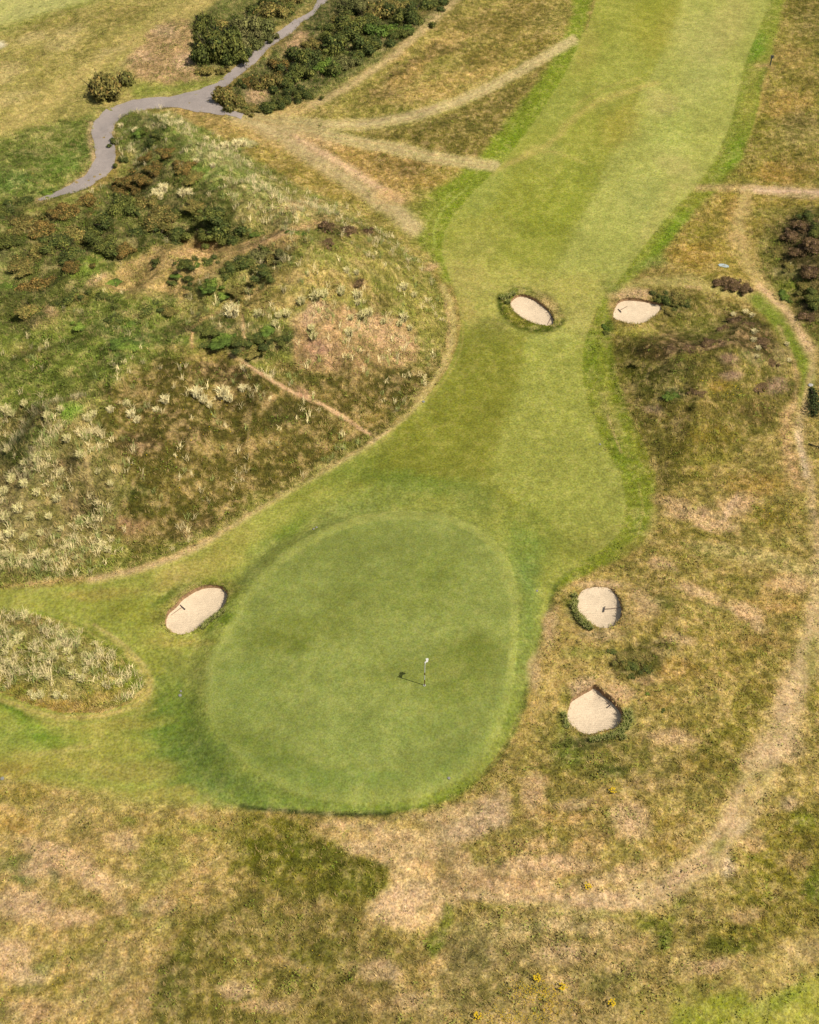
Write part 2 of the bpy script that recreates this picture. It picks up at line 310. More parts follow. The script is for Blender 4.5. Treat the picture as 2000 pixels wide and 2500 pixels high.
P_([(470,800),(560,770),(640,790),(720,800),(720,860),(620,880),(520,860)], (88,92,44), .8, 12, 14, L=.5, f=.3)
P_([(-500,780),(120,800),(250,720),(420,720),(470,800),(520,860),(420,900),(300,900),(240,980),(-500,1040)], (112,124,50), .85, 18, 18, L=.5, f=.45, p=.06)
for e in [(290,800,60,22,0,(88,104,48)),(330,830,50,14,0,(100,120,60)),(80,860,60,16,0,(146,134,72)),(200,940,60,16,0,(128,130,60)),(430,850,60,14,0,(158,140,76)),(450,800,30,12,0,(112,92,60)),(470,885,60,16,0,(150,134,66)),(330,760,50,12,0,(150,138,82)),(250,860,60,12,10,(104,118,52)),(100,920,70,12,10,(110,120,52))]:
    E_(*e, .6, 14)
P_([(330,900),(480,860),(600,880),(700,930),(860,900),(960,890),(1060,880),(1060,920),(960,1030),(860,1095),(700,1185),(560,1270),(430,1335),(320,1370),(250,1310),(300,1180),(260,1040),(240,960)], (104,92,40), .92, 30, 26, L=.42, d=1, p=.09, f=.14, m=1.35)
for e in [(560,910,70,26,10,(90,72,40)),(600,970,60,22,0,(92,80,38)),(410,1010,60,22,10,(96,84,36)),(340,1080,50,26,0,(104,82,54)),(330,1200,50,22,0,(84,92,34)),(360,1250,50,20,0,(96,94,34)),(480,1060,60,30,0,(90,78,34)),(700,1010,60,24,0,(92,84,42)),(540,960,50,16,0,(140,120,64)),(520,1090,60,20,-10,(144,124,70)),(640,1080,80,24,-20,(140,120,64)),(720,900,50,16,10,(112,90,50)),(960,930,60,22,-20,(92,84,40)),(850,980,60,24,-10,(110,96,44)),(900,1020,50,16,-40,(150,128,66)),(300,1290,50,20,0,(176,136,100)),(440,1190,60,30,-10,(130,114,58)),(560,1190,60,24,-20,(124,108,54)),(760,960,50,12,0,(156,130,76)),(800,1090,60,14,-30,(130,112,54)),(480,1290,80,16,-20,(104,88,48)),(800,900,36,14,0,(170,136,94)),(880,880,36,12,0,(176,140,96))]:
    E_(*e, .7, 14)
P_([(-600,1000),(60,1000),(200,960),(260,1040),(300,1130),(270,1240),(260,1330),(200,1400),(60,1425),(-600,1432)], (140,126,76), .85, 18, 18, L=.75, p=.45, f=.35)
for e in [(30,1100,60,30,0,(84,104,44)),(80,1060,40,16,0,(88,112,44)),(180,1000,26,22,0,(120,170,50)),(160,1130,50,20,0,(120,100,72)),(20,1240,70,34,0,(176,154,112)),(60,1170,50,22,0,(168,148,104)),(100,1290,60,22,0,(156,138,94)),(190,1240,40,22,0,(110,92,64)),(20,1380,70,22,0,(98,112,54)),(130,1400,60,12,0,(90,100,44)),(220,1380,60,12,0,(110,112,40)),(100,1100,40,16,0,(150,150,92)),(170,1330,50,14,0,(110,110,56))]:
    E_(*e, .6, 14)
S_([(560,866),(610,892),(650,920),(700,952),(780,985),(840,1018),(905,1058)], 8, (222,180,138), 1, 3.5, 3, L=.02, d=.03, m=.2)
S_([(700,952),(670,975),(650,985)], 8, (190,154,106), .7, 6, 4); E_(740,960,20,10,30,(206,162,126),.8,6)
S_([(470,845),(468,810),(490,780),(530,762)], 8, (204,164,112), .9, 5, 5, L=.05); S_([(595,770),(596,810),(594,850)], 5, (206,166,122), .9, 4, 3, L=.05)
S_([(450,870),(520,868),(580,880)], 18, (168,146,78), .7, 12, 8)
# bare strip at the toe of the dune
S_([(1082,700),(1104,750),(1108,810),(1090,880),(1045,955),(985,1030),(910,1085)], 13, (204,182,116), .95, 7, 3, L=.04, d=.3, m=.4)
S_([(1086,735),(1099,790),(1090,850)], 5, (214,180,128), .7, 4, 2)
S_([(950,1060),(900,1096),(820,1146),(700,1214),(600,1274),(500,1334),(420,1370),(330,1398),(220,1420)], 20, (218,184,134), .95, 9, 4, L=.04, d=.2, m=.35)
S_([(200,1412),(100,1424),(0,1434)], 8, (190,154,100), .6, 5, 4)
# --- right of the fairway
P_([(1930,-200),(2900,-200),(2900,470),(1740,450),(1810,400),(1860,290),(1880,200),(1905,70)], (146,134,60), 1, 10, 8, L=.4, m=1)
for e in [(1930,140,40,30,0,(178,150,84)),(1920,255,60,26,-10,(180,146,80)),(1990,60,50,40,0,(120,112,50)),(1960,330,70,40,0,(146,134,74)),(1980,200,50,30,0,(138,122,58)),(1850,300,30,40,20,(122,118,36)),(1900,420,70,22,0,(170,132,62)),(1960,400,60,30,0,(128,112,52)),(1960,10,60,30,0,(122,112,46)),(1960,290,60,20,0,(118,106,52))]:
    E_(*e, .7, 14)
P_([(1930,-80),(1905,60),(1882,150),(1862,220),(1848,300),(1806,400),(1752,462),(1680,535),(1610,620),(1560,672),(1485,726),(1440,760),(1500,600),(1700,400),(1780,200),(1880,-80)], (136,144,50), .95, 9, 4, L=.12, m=.5)
for e in [(1850,118,18,40,20,(100,140,26)),(1790,380,20,50,28,(112,142,22)),(1640,570,16,80,38,(114,142,30)),(1870,20,16,26,30,(160,160,80)),(1845,180,14,30,15,(164,158,72)),(1828,260,18,40,12,(166,158,70)),(1700,480,24,50,45,(136,134,46)),(1600,640,50,14,-20,(132,144,66))]:
    E_(*e, .65, 6)
S_([(1880,165),(1862,230),(1852,280),(1838,320)], 5, (190,164,86), .7, 4, 1); S_([(1800,430),(1740,490),(1680,545)], 4, (160,152,70), .7, 4, 1)
S_([(1850,162),(1876,158),(1890,168)], 8, (204,170,110), .8, 6, 4)
P_([(1760,470),(2500,480),(2500,540),(1860,560),(1850,680),(1770,690),(1640,660),(1620,630),(1690,540)], (162,142,66), 1, 12, 10, L=.35, m=.9)
for e in [(1900,520,90,16,0,(140,132,66)),(1790,480,40,20,0,(150,128,52)),(1700,620,60,26,0,(172,138,60)),(1690,680,60,12,0,(112,116,36)),(1720,570,40,20,-20,(128,122,40)),(1800,520,30,30,0,(186,150,88))]:
    E_(*e, .65, 12)
S_([(1690,458),(1760,456),(1850,461),(1920,468),(2100,474)], 14, (200,172,116), .75, 8, 3, L=.05)
S_([(1820,462),(1900,464),(1960,470),(2100,474)], 17, (234,196,162), .95, 7, 3, L=.02, d=.1, m=.2)
S_([(1905,478),(1990,484)], 8, (196,168,124), .8, 6, 3)
P_([(1850,560),(1930,520),(2060,488),(2600,480),(2600,1100),(2030,930),(1960,840),(1900,770),(1860,680)], (112,104,48), .9, 12, 10, L=.55, f=.25, p=.06)
for e in [(1960,600,60,70,0,(88,78,44)),(1880,620,30,50,0,(136,130,60)),(1930,700,40,20,0,(128,136,50)),(1985,740,40,40,0,(76,68,36)),(1990,820,40,50,30,(112,106,44)),(1975,560,50,20,0,(92,78,54)),(1920,660,30,14,0,(150,142,86))]:
    E_(*e, .75, 12)
S_([(1826,470),(1800,560),(1812,620),(1850,680),(1900,740),(1950,810),(1985,860)], 32, (196,170,108), .9, 15, 5, L=.05, m=.4, d=.4)
S_([(1855,700),(1900,745),(1940,790),(1980,850)], 16, (226,186,142), .9, 9, 4, L=.03); E_(1800,590,30,16,30,(196,164,106),.7,8)
S_([(1480,728),(1560,690),(1650,688),(1740,704),(1830,722),(1890,760)], 24, (180,164,96), .9, 10, 4, L=.06, m=.4)
S_([(1680,700),(1710,706)], 8, (214,176,128), .8, 5, 2)
S_([(1850,735),(1905,790),(1950,860),(1978,930),(1962,990)], 34, (122,136,42), .9, 10, 4, L=.08, m=.4)
S_([(1978,900),(1970,940),(1958,1000)], 10, (196,166,112), .8, 7, 3)
# right mound
P_([(1560,700),(1680,700),(1800,745),(1880,790),(1930,860),(1938,950),(1900,1040),(1840,1090),(1700,1185),(1605,1215),(1570,1110),(1530,1000),(1500,920),(1480,830),(1500,800),(1560,800),(1640,760)], (122,112,50), .95, 9, 8, L=.45, f=.12, p=.05)
P_([(1680,790),(1780,760),(1880,800),(1925,870),(1900,880),(1800,850),(1700,850),(1600,880),(1520,860),(1600,830)], (96,78,44), .85, 12, 12, L=.3)
for e in [(1720,800,70,30,0,(124,126,46)),(1600,930,60,40,0,(112,110,46)),(1620,1020,60,30,0,(124,110,52)),(1780,880,26,12,0,(156,122,104)),(1785,915,26,12,0,(160,126,110)),(1890,940,24,22,0,(158,124,108)),(1600,1000,24,12,0,(150,124,100)),(1850,1000,50,30,0,(112,92,48)),(1720,1000,50,26,0,(140,120,60)),(1760,940,26,20,0,(160,132,56)),(1650,900,40,20,0,(94,90,44)),(1740,1060,60,26,0,(138,118,46)),(1660,1100,50,30,0,(122,110,42)),(1540,900,26,50,-15,(110,108,36)),(1900,870,22,30,0,(170,150,100)),(1730,845,40,8,-10,(176,140,106)),(1840,870,30,14,30,(150,136,92)),(1640,960,24,14,0,(84,96,50)),(1760,1120,60,20,0,(150,136,60))]:
    E_(*e, .7, 12)
S_([(1905,800),(1935,860),(1944,940),(1935,1010),(1910,1050)], 8, (196,164,116), .7, 6, 5)
# semi rough right of the approach
P_([(1470,724),(1500,728),(1488,790),(1498,850),(1502,900),(1520,960),(1550,1040),(1582,1110),(1602,1180),(1604,1250),(1580,1320),(1500,1370),(1420,1410),(1370,1440),(1300,1300),(1400,900)], (130,138,44), .95, 8, 3, L=.12, m=.5)
for e in [(1440,870,16,60,0,(112,130,34)),(1475,830,14,60,0,(126,132,40)),(1490,1010,16,60,-20,(176,164,90)),(1520,1120,18,50,-25,(116,134,36)),(1555,1180,16,50,-20,(126,136,40)),(1560,1270,16,40,0,(122,132,50)),(1590,1290,14,40,10,(172,156,88)),(1490,960,10,50,-12,(160,156,64)),(1570,1110,10,70,-25,(146,140,52)),(1550,1330,60,14,-30,(150,136,68)),(1500,940,12,70,-10,(104,112,24))]:
    E_(*e, .6, 5)
S_([(1484,1015),(1500,1060),(1518,1105)], 4, (208,180,120), .8, 3, 1); S_([(1560,1180),(1572,1240),(1556,1310)], 4, (180,166,90), .6, 4, 1)
S_([(1560,1340),(1600,1290),(1598,1220)], 5, (180,160,90), .6, 5, 2)
S_([(1480,800),(1495,900),(1515,980),(1560,1080),(1590,1160)], 7, (96,104,28), .55, 5, 2)
# --- lower right rough
P_([(1610,1190),(1700,1180),(1850,1080),(1960,990),(2700,950),(2700,2800),(1640,2800),(1500,2500),(1240,2450),(1000,2500),(900,2200),(880,2000),(1000,1990),(1160,1930),(1250,1830),(1300,1700),(1320,1590),(1350,1470),(1420,1410),(1520,1370),(1600,1320)], (162,142,76), 1, 10, 8, L=.35, m=1.1, d=.9, f=.13)
P_([(1300,1610),(1340,1500),(1400,1420),(1480,1400),(1560,1420),(1580,1500),(1550,1540),(1480,1570),(1420,1620),(1540,1700),(1560,1780),(1480,1800),(1380,1760),(1330,1720),(1270,1850),(1240,1880),(1250,1800),(1290,1700)], (188,160,92), .9, 14, 10, L=.15, m=.55)
for e in [(1690,1250,60,18,0,(222,182,132)),(1740,1280,60,16,15,(224,186,136)),(1800,1230,50,30,-20,(200,162,116)),(1640,1220,40,20,0,(196,160,106)),(1780,1240,40,12,-50,(206,172,142)),(1880,1260,40,26,0,(128,112,34)),(1700,1310,80,18,5,(134,120,52)),(1850,1180,70,26,0,(160,128,58)),(1720,1150,60,20,0,(142,126,54)),(1940,1140,30,50,0,(200,164,110)),(1900,1320,80,16,5,(150,140,70)),(1800,1350,120,14,8,(180,162,98)),(1950,1390,80,14,5,(196,168,112)),(1600,1370,26,22,0,(206,172,120)),(1690,1370,70,20,0,(138,126,52)),(1790,1420,100,18,0,(134,122,48)),(1700,1440,60,18,20,(206,172,120)),(1830,1500,40,20,30,(214,174,128)),(1750,1480,40,14,0,(200,166,118)),(1900,1480,60,30,0,(190,152,88)),(1920,1420,50,26,0,(196,158,100)),(1620,1470,30,20,0,(112,118,44)),(1730,1490,40,12,0,(112,114,32)),(1620,1530,60,28,0,(132,118,48)),(1700,1560,70,24,0,(134,118,48)),(1980,1280,16,60,0,(116,112,36)),(1850,1560,60,26,0,(182,148,86)),(1600,1700,50,26,0,(176,146,84)),(1650,1640,60,20,0,(170,138,72)),(1800,1600,60,26,0,(132,118,48)),(1740,1640,60,26,0,(140,120,52)),(1860,1680,50,30,0,(130,114,44)),(1520,1860,100,40,0,(124,118,52)),(1400,1820,60,40,20,(118,122,50)),(1360,1880,50,26,0,(128,118,48)),(1700,1760,60,24,0,(150,132,62)),(1830,1740,50,50,25,(128,118,40)),(1790,1810,50,40,25,(122,114,36)),(1740,1860,60,30,20,(126,116,44)),(1640,1800,60,24,0,(190,158,110)),(1700,1880,60,18,0,(150,126,62)),(1580,1910,60,22,0,(178,150,96)),(1500,1960,60,20,0,(170,140,84)),(1380,1990,70,20,0,(180,142,86)),(1300,1940,30,50,0,(200,160,108)),(1620,2000,70,20,0,(162,136,66)),(1540,2010,40,40,30,(196,166,122)),(1440,2060,80,30,-20,(178,144,90)),(1640,2060,60,26,0,(152,126,62)),(1380,1970,60,14,0,(132,118,44)),(1360,2040,40,14,0,(138,124,46)),(1500,1880,30,14,0,(104,112,50))]:
    E_(*e, .68, 14)
P_([(1490,1590),(1560,1570),(1640,1560),(1660,1600),(1600,1650),(1530,1660),(1500,1640),(1470,1610)], (98,92,42), .8, 12, 14, L=.55, f=.1)
E_(1420,1590,50,14,0,(134,138,54),.6,10); E_(1390,1840,40,30,20,(108,118,44),.6,10); E_(1570,1660,26,10,0,(205,165,120),.7,8)
S_([(1965,990),(1952,1060),(1965,1120),(1980,1200),(1985,1280),(2000,1400),(1996,1500)], 24, (192,164,112), .8, 14, 5, L=.1)
S_([(1948,1060),(1960,1110),(1968,1160)], 14, (206,180,150), .9, 8, 3, L=.02); S_([(1930,1000),(1915,1060),(1930,1120),(1950,1190)], 20, (214,172,124), .7, 14, 6, L=.1)
S_([(1700,1345),(1850,1360),(1990,1390)], 30, (176,164,100), .5, 20, 6)
# broad worn track down to the lower right
S_([(2010,1480),(1960,1650),(1900,1800),(1850,1900),(1800,2000),(1740,2090),(1660,2150),(1560,2190)], 68, (210,180,130), .95, 20, 8, L=.06, m=.35, d=.5)
for e in [(1920,1830,40,30,-60,(200,170,130)),(1800,2020,22,22,0,(206,178,146)),(1780,2120,20,20,0,(206,180,154)),(1850,1900,30,40,30,(176,164,80)),(1760,2060,16,40,30,(140,140,58)),(1920,1960,20,18,0,(210,176,140)),(1700,2120,40,16,-20,(216,178,134)),(1640,2150,50,14,-25,(224,186,144)),(1980,1600,20,60,0,(140,136,56)),(1990,1700,20,40,0,(126,118,36)),(1880,1760,26,30,20,(172,150,90)),(1830,1950,20,60,30,(196,166,110))]:
    E_(*e, .65, 12)
P_([(1880,1990),(1960,1960),(2200,1960),(2200,2270),(1980,2270),(1840,2300),(1790,2320),(1740,2300),(1780,2250),(1840,2180),(1820,2080)], (138,124,50), .85, 18, 14, L=.4)
for e in [(1870,2130,40,40,0,(132,124,40)),(1960,2000,40,26,0,(122,128,36)),(1760,2310,36,20,0,(108,116,34)),(1820,2190,50,30,0,(140,130,50)),(1990,2160,26,40,0,(100,120,30)),(1950,2100,40,20,0,(176,142,94)),(1840,2060,30,26,0,(196,158,112)),(1820,2230,40,16,0,(196,160,112)),(1700,2180,60,16,-30,(180,158,96)),(1810,2300,30,14,0,(112,118,32))]:
    E_(*e, .7, 14)
P_([(1540,2210),(1620,2250),(1640,2230),(1650,2200),(1680,2205),(1650,2250),(1640,2300),(1622,2330),(1600,2290),(1560,2262)], (124,126,44), .8, 10, 7, L=.3)
S_([(1560,2252),(1600,2258),(1635,2236),(1665,2212)], 12, (112,118,36), .6, 8, 4); E_(1625,2290,14,22,0,(108,120,44),.6,6)
P_([(1640,2400),(1760,2380),(2000,2270),(2300,2200),(2300,2340),(1980,2360),(1850,2430),(1700,2480),(1560,2700),(1480,2600),(1560,2440)], (180,156,92), .85, 20, 10, L=.2, m=.5)
P_([(1640,2560),(1640,2450),(1740,2430),(1860,2440),(2000,2370),(2400,2300),(2400,2900),(1640,2900)], (158,156,62), .9, 18, 6, L=.06, m=.35)
for e in [(1680,2420,60,26,-10,(132,132,44)),(1900,2440,80,24,-20,(142,150,56)),(1780,2440,50,22,-20,(118,128,30)),(1960,2480,80,24,-15,(164,160,68)),(1700,2500,60,24,0,(144,150,50)),(1740,2390,40,14,-20,(172,150,80)),(1720,2360,50,16,0,(210,172,128)),(1900,2370,80,16,-25,(190,166,100)),(1970,2320,50,26,0,(200,170,120)),(1650,2340,30,40,20,(180,154,96)),(1590,2380,30,50,10,(188,158,96))]:
    E_(*e, .6, 10)
S_([(1830,2445),(1900,2410),(2010,2370)], 5, (196,176,96), .7, 4, 2)
S_([(1750,2500),(1800,2470),(1850,2440)], 4, (112,120,32), .6, 4, 2)
# --- bottom middle
P_([(760,2005),(900,2010),(1020,1998),(1130,1965),(1230,1930),(1250,1960),(1230,2020),(1120,2060),(1160,2110),(1260,2120),(1400,2170),(1500,2180),(1540,2230),(1400,2230),(1240,2205),(1130,2200),(1080,2240),(1000,2280),(930,2250),(880,2220),(890,2190),(960,2160),(930,2110),(850,2060),(780,2045)], (212,178,128), .9, 14, 12, L=.18, m=.7, f=.03)
for e in [(990,2200,60,36,-15,(222,186,146)),(1150,2020,70,24,-20,(206,178,140)),(1200,1990,36,30,0,(204,176,146)),(1470,2210,100,20,0,(218,184,142)),(1060,2120,50,22,0,(206,166,110)),(1080,2110,22,14,0,(130,118,58)),(1230,2150,90,20,0,(196,152,106)),(1330,2110,90,26,0,(202,164,124)),(1340,2180,110,14,0,(206,168,116)),(950,2050,60,22,0,(216,180,128)),(1300,2060,60,18,0,(190,154,104)),(870,2040,50,16,0,(190,160,92)),(1000,2015,50,12,0,(190,164,86)),(1400,2130,50,20,0,(176,142,86)),(1240,2080,40,20,0,(160,136,72)),(1480,2150,80,16,-10,(204,170,130)),(1550,2130,60,20,-30,(214,176,130)),(1110,2160,40,16,0,(204,168,120))]:
    E_(*e, .65, 12)
S_([(1180,2215),(1280,2206),(1400,2212),(1500,2236),(1570,2252)], 14, (140,132,60), .6, 9, 5, L=.2)
P_([(1150,2230),(1300,2225),(1480,2250),(1560,2280),(1600,2350),(1560,2440),(1500,2560),(1240,2700),(1000,2640),(1020,2440),(1060,2330),(1100,2260)], (164,142,88), .85, 20, 14, L=.38, f=.15)
for e in [(1400,2270,120,14,3,(196,170,122)),(1230,2290,90,26,0,(152,138,84)),(1160,2340,60,40,0,(134,122,76)),(1500,2330,70,26,0,(180,152,100)),(1350,2330,80,24,0,(172,148,102)),(1470,2400,50,30,0,(130,122,64)),(1540,2420,40,40,0,(136,124,60)),(1250,2400,90,30,0,(146,130,70)),(1130,2440,50,40,0,(156,136,82)),(1400,2450,70,26,0,(176,146,90)),(1360,2400,40,20,0,(170,142,92)),(1180,2260,70,14,0,(176,158,96)),(1400,2240,90,10,0,(190,172,110)),(1300,2260,60,10,0,(184,166,110)),(1540,2300,40,22,0,(176,146,96)),(1060,2330,30,50,20,(190,158,104))]:
    E_(*e, .6, 14)
P_([(1090,2200),(1105,2215),(1100,2270),(1082,2310),(1055,2340),(1030,2330),(1035,2300),(1070,2260),(1080,2220)], (122,126,44), .85, 9, 6, L=.25); E_(1055,2310,20,20,0,(104,116,34),.6,5)
P_([(560,1985),(760,1990),(780,2040),(860,2070),(930,2110),(950,2160),(890,2200),(800,2190),(640,2150),(540,2100),(530,2030)], (124,112,42), .85, 18, 14, L=.4)
for e in [(620,2020,60,20,0,(140,126,46)),(720,2080,40,26,0,(102,112,36)),(800,2100,60,24,0,(118,112,52)),(850,2140,50,26,0,(124,124,48)),(830,2180,20,10,0,(96,112,32)),(650,2090,60,22,0,(104,100,24)),(740,2140,60,16,0,(152,130,62)),(780,2030,60,12,0,(168,142,78)),(690,2030,60,16,0,(134,120,50)),(610,2060,30,14,0,(100,110,16))]:
    E_(*e, .65, 12)
P_([(700,2180),(860,2190),(900,2250),(1040,2290),(1050,2340),(1010,2440),(1000,2600),(360,2700),(370,2400),(400,2300),(470,2260),(560,2200)], (142,124,66), .85, 20, 14, L=.42, f=.12)
for e in [(520,2240,80,40,-20,(112,104,48)),(480,2300,50,40,-40,(116,112,42)),(430,2370,40,60,10,(106,102,56)),(420,2440,40,60,0,(110,110,52)),(440,2340,26,24,0,(112,120,24)),(600,2290,60,30,0,(128,114,60)),(650,2350,60,22,0,(172,140,92)),(570,2410,40,20,0,(198,164,126)),(700,2260,80,20,0,(168,146,92)),(760,2220,60,14,0,(176,146,96)),(820,2330,50,40,0,(100,98,40)),(760,2400,90,36,0,(134,120,60)),(930,2370,60,30,0,(196,164,124)),(900,2290,60,14,0,(124,110,48)),(650,2450,80,20,0,(186,148,98)),(860,2440,60,26,0,(172,142,92)),(960,2460,60,30,0,(184,154,100)),(980,2340,30,30,0,(150,132,70)),(740,2330,40,20,0,(116,116,42)),(840,2210,60,16,0,(150,130,64)),(550,2350,50,22,0,(124,110,50)),(1020,2390,30,50,20,(190,158,96))]:
    E_(*e, .65, 14)
# --- bottom left
P_([(-800,1890),(60,1900),(250,1930),(420,1965),(580,1985),(600,2040),(540,2100),(560,2200),(440,2280),(380,2360),(360,2560),(340,2900),(-800,2900)], (176,150,88), 1, 30, 14, L=.28, m=.8, d=.85, f=.08)
for e in [(120,1990,120,30,5,(192,166,104)),(300,1960,110,24,5,(186,168,96)),(60,1940,60,26,0,(160,140,64)),(30,2010,60,26,0,(168,136,66)),(130,2080,80,26,15,(208,172,128)),(230,2150,70,24,30,(214,176,126)),(100,2120,60,26,0,(206,168,130)),(300,2050,60,30,0,(184,158,96)),(310,2150,30,16,0,(232,196,140)),(60,2210,70,36,0,(198,162,124)),(170,2240,70,26,0,(196,158,108)),(20,2330,60,40,0,(212,176,132)),(60,2380,50,20,0,(210,174,136)),(160,2180,60,22,10,(134,124,60)),(40,2110,50,26,0,(112,118,60)),(60,2150,30,12,0,(92,112,56)),(130,2140,14,18,0,(108,116,66)),(190,2310,70,34,-10,(126,118,48)),(90,2380,60,22,-40,(94,108,50)),(120,2420,60,16,-40,(122,112,40)),(320,2140,30,20,0,(140,130,68)),(340,2220,20,22,0,(110,116,60)),(280,2260,50,20,0,(140,130,60)),(380,2120,34,50,0,(136,136,60)),(400,2060,50,22,0,(150,146,62)),(310,2005,26,12,0,(132,138,50)),(440,2020,60,22,0,(184,164,86)),(500,2100,50,20,-30,(200,166,106)),(540,2060,50,20,-20,(176,156,80)),(460,2180,60,26,0,(180,150,88)),(390,2210,40,22,0,(196,164,118)),(280,2210,26,18,0,(206,170,128)),(260,2360,60,40,0,(180,158,104)),(210,2440,90,30,-30,(160,142,88)),(330,2440,50,40,0,(190,158,106)),(80,2470,60,30,0,(178,140,104)),(300,2310,50,30,0,(182,154,98)),(20,2480,50,26,0,(130,118,66)),(120,2290,50,16,0,(190,158,100)),(440,2100,30,20,0,(160,150,74)),(240,2200,30,16,0,(150,132,70)),(400,2260,30,20,0,(160,150,80)),(500,2030,40,14,0,(148,146,58))]:
    E_(*e, .68, 14)
P_([(570,1990),(700,2000),(800,2040),(930,2110),(950,2170),(880,2210),(700,2190),(560,2130),(540,2060)], (112,112,34), .55, 16, 16, L=.45)
P_([(400,2330),(420,2260),(500,2200),(600,2170),(760,2200),(820,2260),(900,2300),(960,2360),(900,2440),(760,2560),(420,2560),(380,2440)], (116,108,44), .5, 22, 20, L=.45)
S_([(510,2112),(545,2088)], 4, (226,196,140), .8, 3, 1)
# --- small mound on the left
P_([(-700,1480),(0,1486),(60,1492),(110,1508),(200,1546),(292,1594),(350,1644),(362,1672),(330,1708),(250,1733),(150,1736),(50,1705),(0,1686),(-700,1640)], (140,134,62), .98, 5, 4, L=.6, p=.3, f=.2)
P_([(-700,1500),(60,1505),(160,1540),(240,1590),(260,1640),(200,1690),(60,1690),(-700,1600)], (160,150,88), .6, 14, 12, L=.8, p=.6, f=.2)
for e in [(70,1520,40,10,0,(150,120,80)),(100,1640,50,20,0,(112,122,50)),(280,1640,60,22,0,(132,130,56)),(330,1660,24,20,0,(116,134,32)),(40,1680,60,16,20,(140,122,50)),(150,1720,90,12,3,(164,130,66)),(260,1700,60,14,-15,(150,130,60)),(100,1580,50,14,0,(120,124,52))]:
    E_(*e, .65, 10)
S_([(120,1508),(215,1548),(300,1598),(348,1645),(352,1672),(318,1706)], 9, (92,122,26), .75, 6, 3, L=.3)
S_([(250,1733),(150,1737),(50,1708),(-20,1690)], 9, (150,124,58), .6, 6, 3)
S_([(85,1492),(200,1532),(300,1585),(362,1640),(378,1675),(340,1720),(260,1750),(160,1757),(50,1728),(-60,1690)], 17, (180,162,88), .0, 7, 2, L=.06)
# --- mown turf
ids_m = box(-900, -200, 2000, 2000, 0)
u_, v_ = U[ids_m], V[ids_m]
MD = np.full(len(X), -1e3); MD[ids_m] = poly_sd(u_ + W3[ids_m] * 3, v_ + W4[ids_m] * 2, np.asarray(MOWN))
lmd = np.full(len(X), -1e3); lmd[ids_m] = poly_sd(u_ + W3[ids_m] * 3, v_ + W4[ids_m] * 2, np.asarray(LMOUND))
soft = np.where((V > 1850) & (U < 620), 26, 4.0) + np.where((V < 1440) & (V > 1080) & (U < 1000), 8, 0)
MD = np.where(lmd > -4, -1e3, MD)
wm = sstep(-soft, soft, MD); mi = np.where(wm > 0)[0]
put(mi, wm[mi], (164, 166, 78), 1, dict(L=.02, d=0, p=0, f=0, m=.28))
MM = np.zeros(len(X)); MM[mi] = wm[mi]
Cm_save = C.copy()
# fairway: cross-cut stripes
P_([(1900,-100),(1690,-100),(1650,60),(1600,160),(1570,210),(1520,340),(1480,420),(1440,500),(1380,620),(1350,690),(1500,700),(1800,320)], (186,186,100), .62, 10, 3)
P_([(1690,-100),(1660,30),(1600,160),(1560,230),(1500,340),(1470,420),(1420,520),(1360,620),(1320,690),(1120,700),(1080,600),(1100,530),(1200,430),(1310,300),(1390,170),(1480,-100)], (164,166,68), .65, 9, 3)
for e in [(1600,60,60,70,20,(174,164,66)),(1450,300,60,60,30,(164,164,66)),(1330,540,70,60,25,(146,154,48)),(1400,470,40,90,28,(150,160,54)),(1250,480,90,50,-20,(160,164,62)),(1180,560,60,40,0,(176,172,84)),(1160,610,60,30,0,(178,172,92)),(1500,180,50,90,25,(172,174,84)),(1370,260,40,70,35,(168,174,84)),(1720,180,50,80,25,(184,184,108)),(1640,330,50,70,25,(176,184,96)),(1560,480,50,80,30,(182,184,104)),(1480,570,60,60,30,(180,182,96)),(1520,300,40,60,28,(176,160,70)),(1430,120,30,60,20,(178,166,86)),(1780,60,40,80,20,(196,182,112)),(1650,400,60,30,30,(190,176,112)),(1620,250,40,30,0,(194,178,114)),(1340,370,30,30,0,(168,170,88)),(1180,470,30,80,40,(168,174,88)),(1700,90,60,60,20,(190,184,110)),(1590,20,30,60,20,(156,162,56))]:
    E_(*e, .5, 10)
S_([(1200,420),(1290,375),(1345,350),(1390,300),(1430,262),(1520,225),(1600,205)], 14, (200,178,104), .55, 9, 5)
S_([(1240,400),(1330,368),(1400,385),(1430,400)], 8, (190,172,98), .5, 6, 4); S_([(1400,262),(1470,215),(1560,190)], 8, (190,174,98), .4, 6, 4)
S_([(1640,450),(1700,460),(1740,458)], 14, (196,178,114), .4, 12, 4); S_([(1600,560),(1560,600),(1640,470)], 30, (190,174,108), .35, 20, 4)
S_([(1310,540),(1345,480),(1400,380)], 14, (144,154,48), .4, 10, 2)
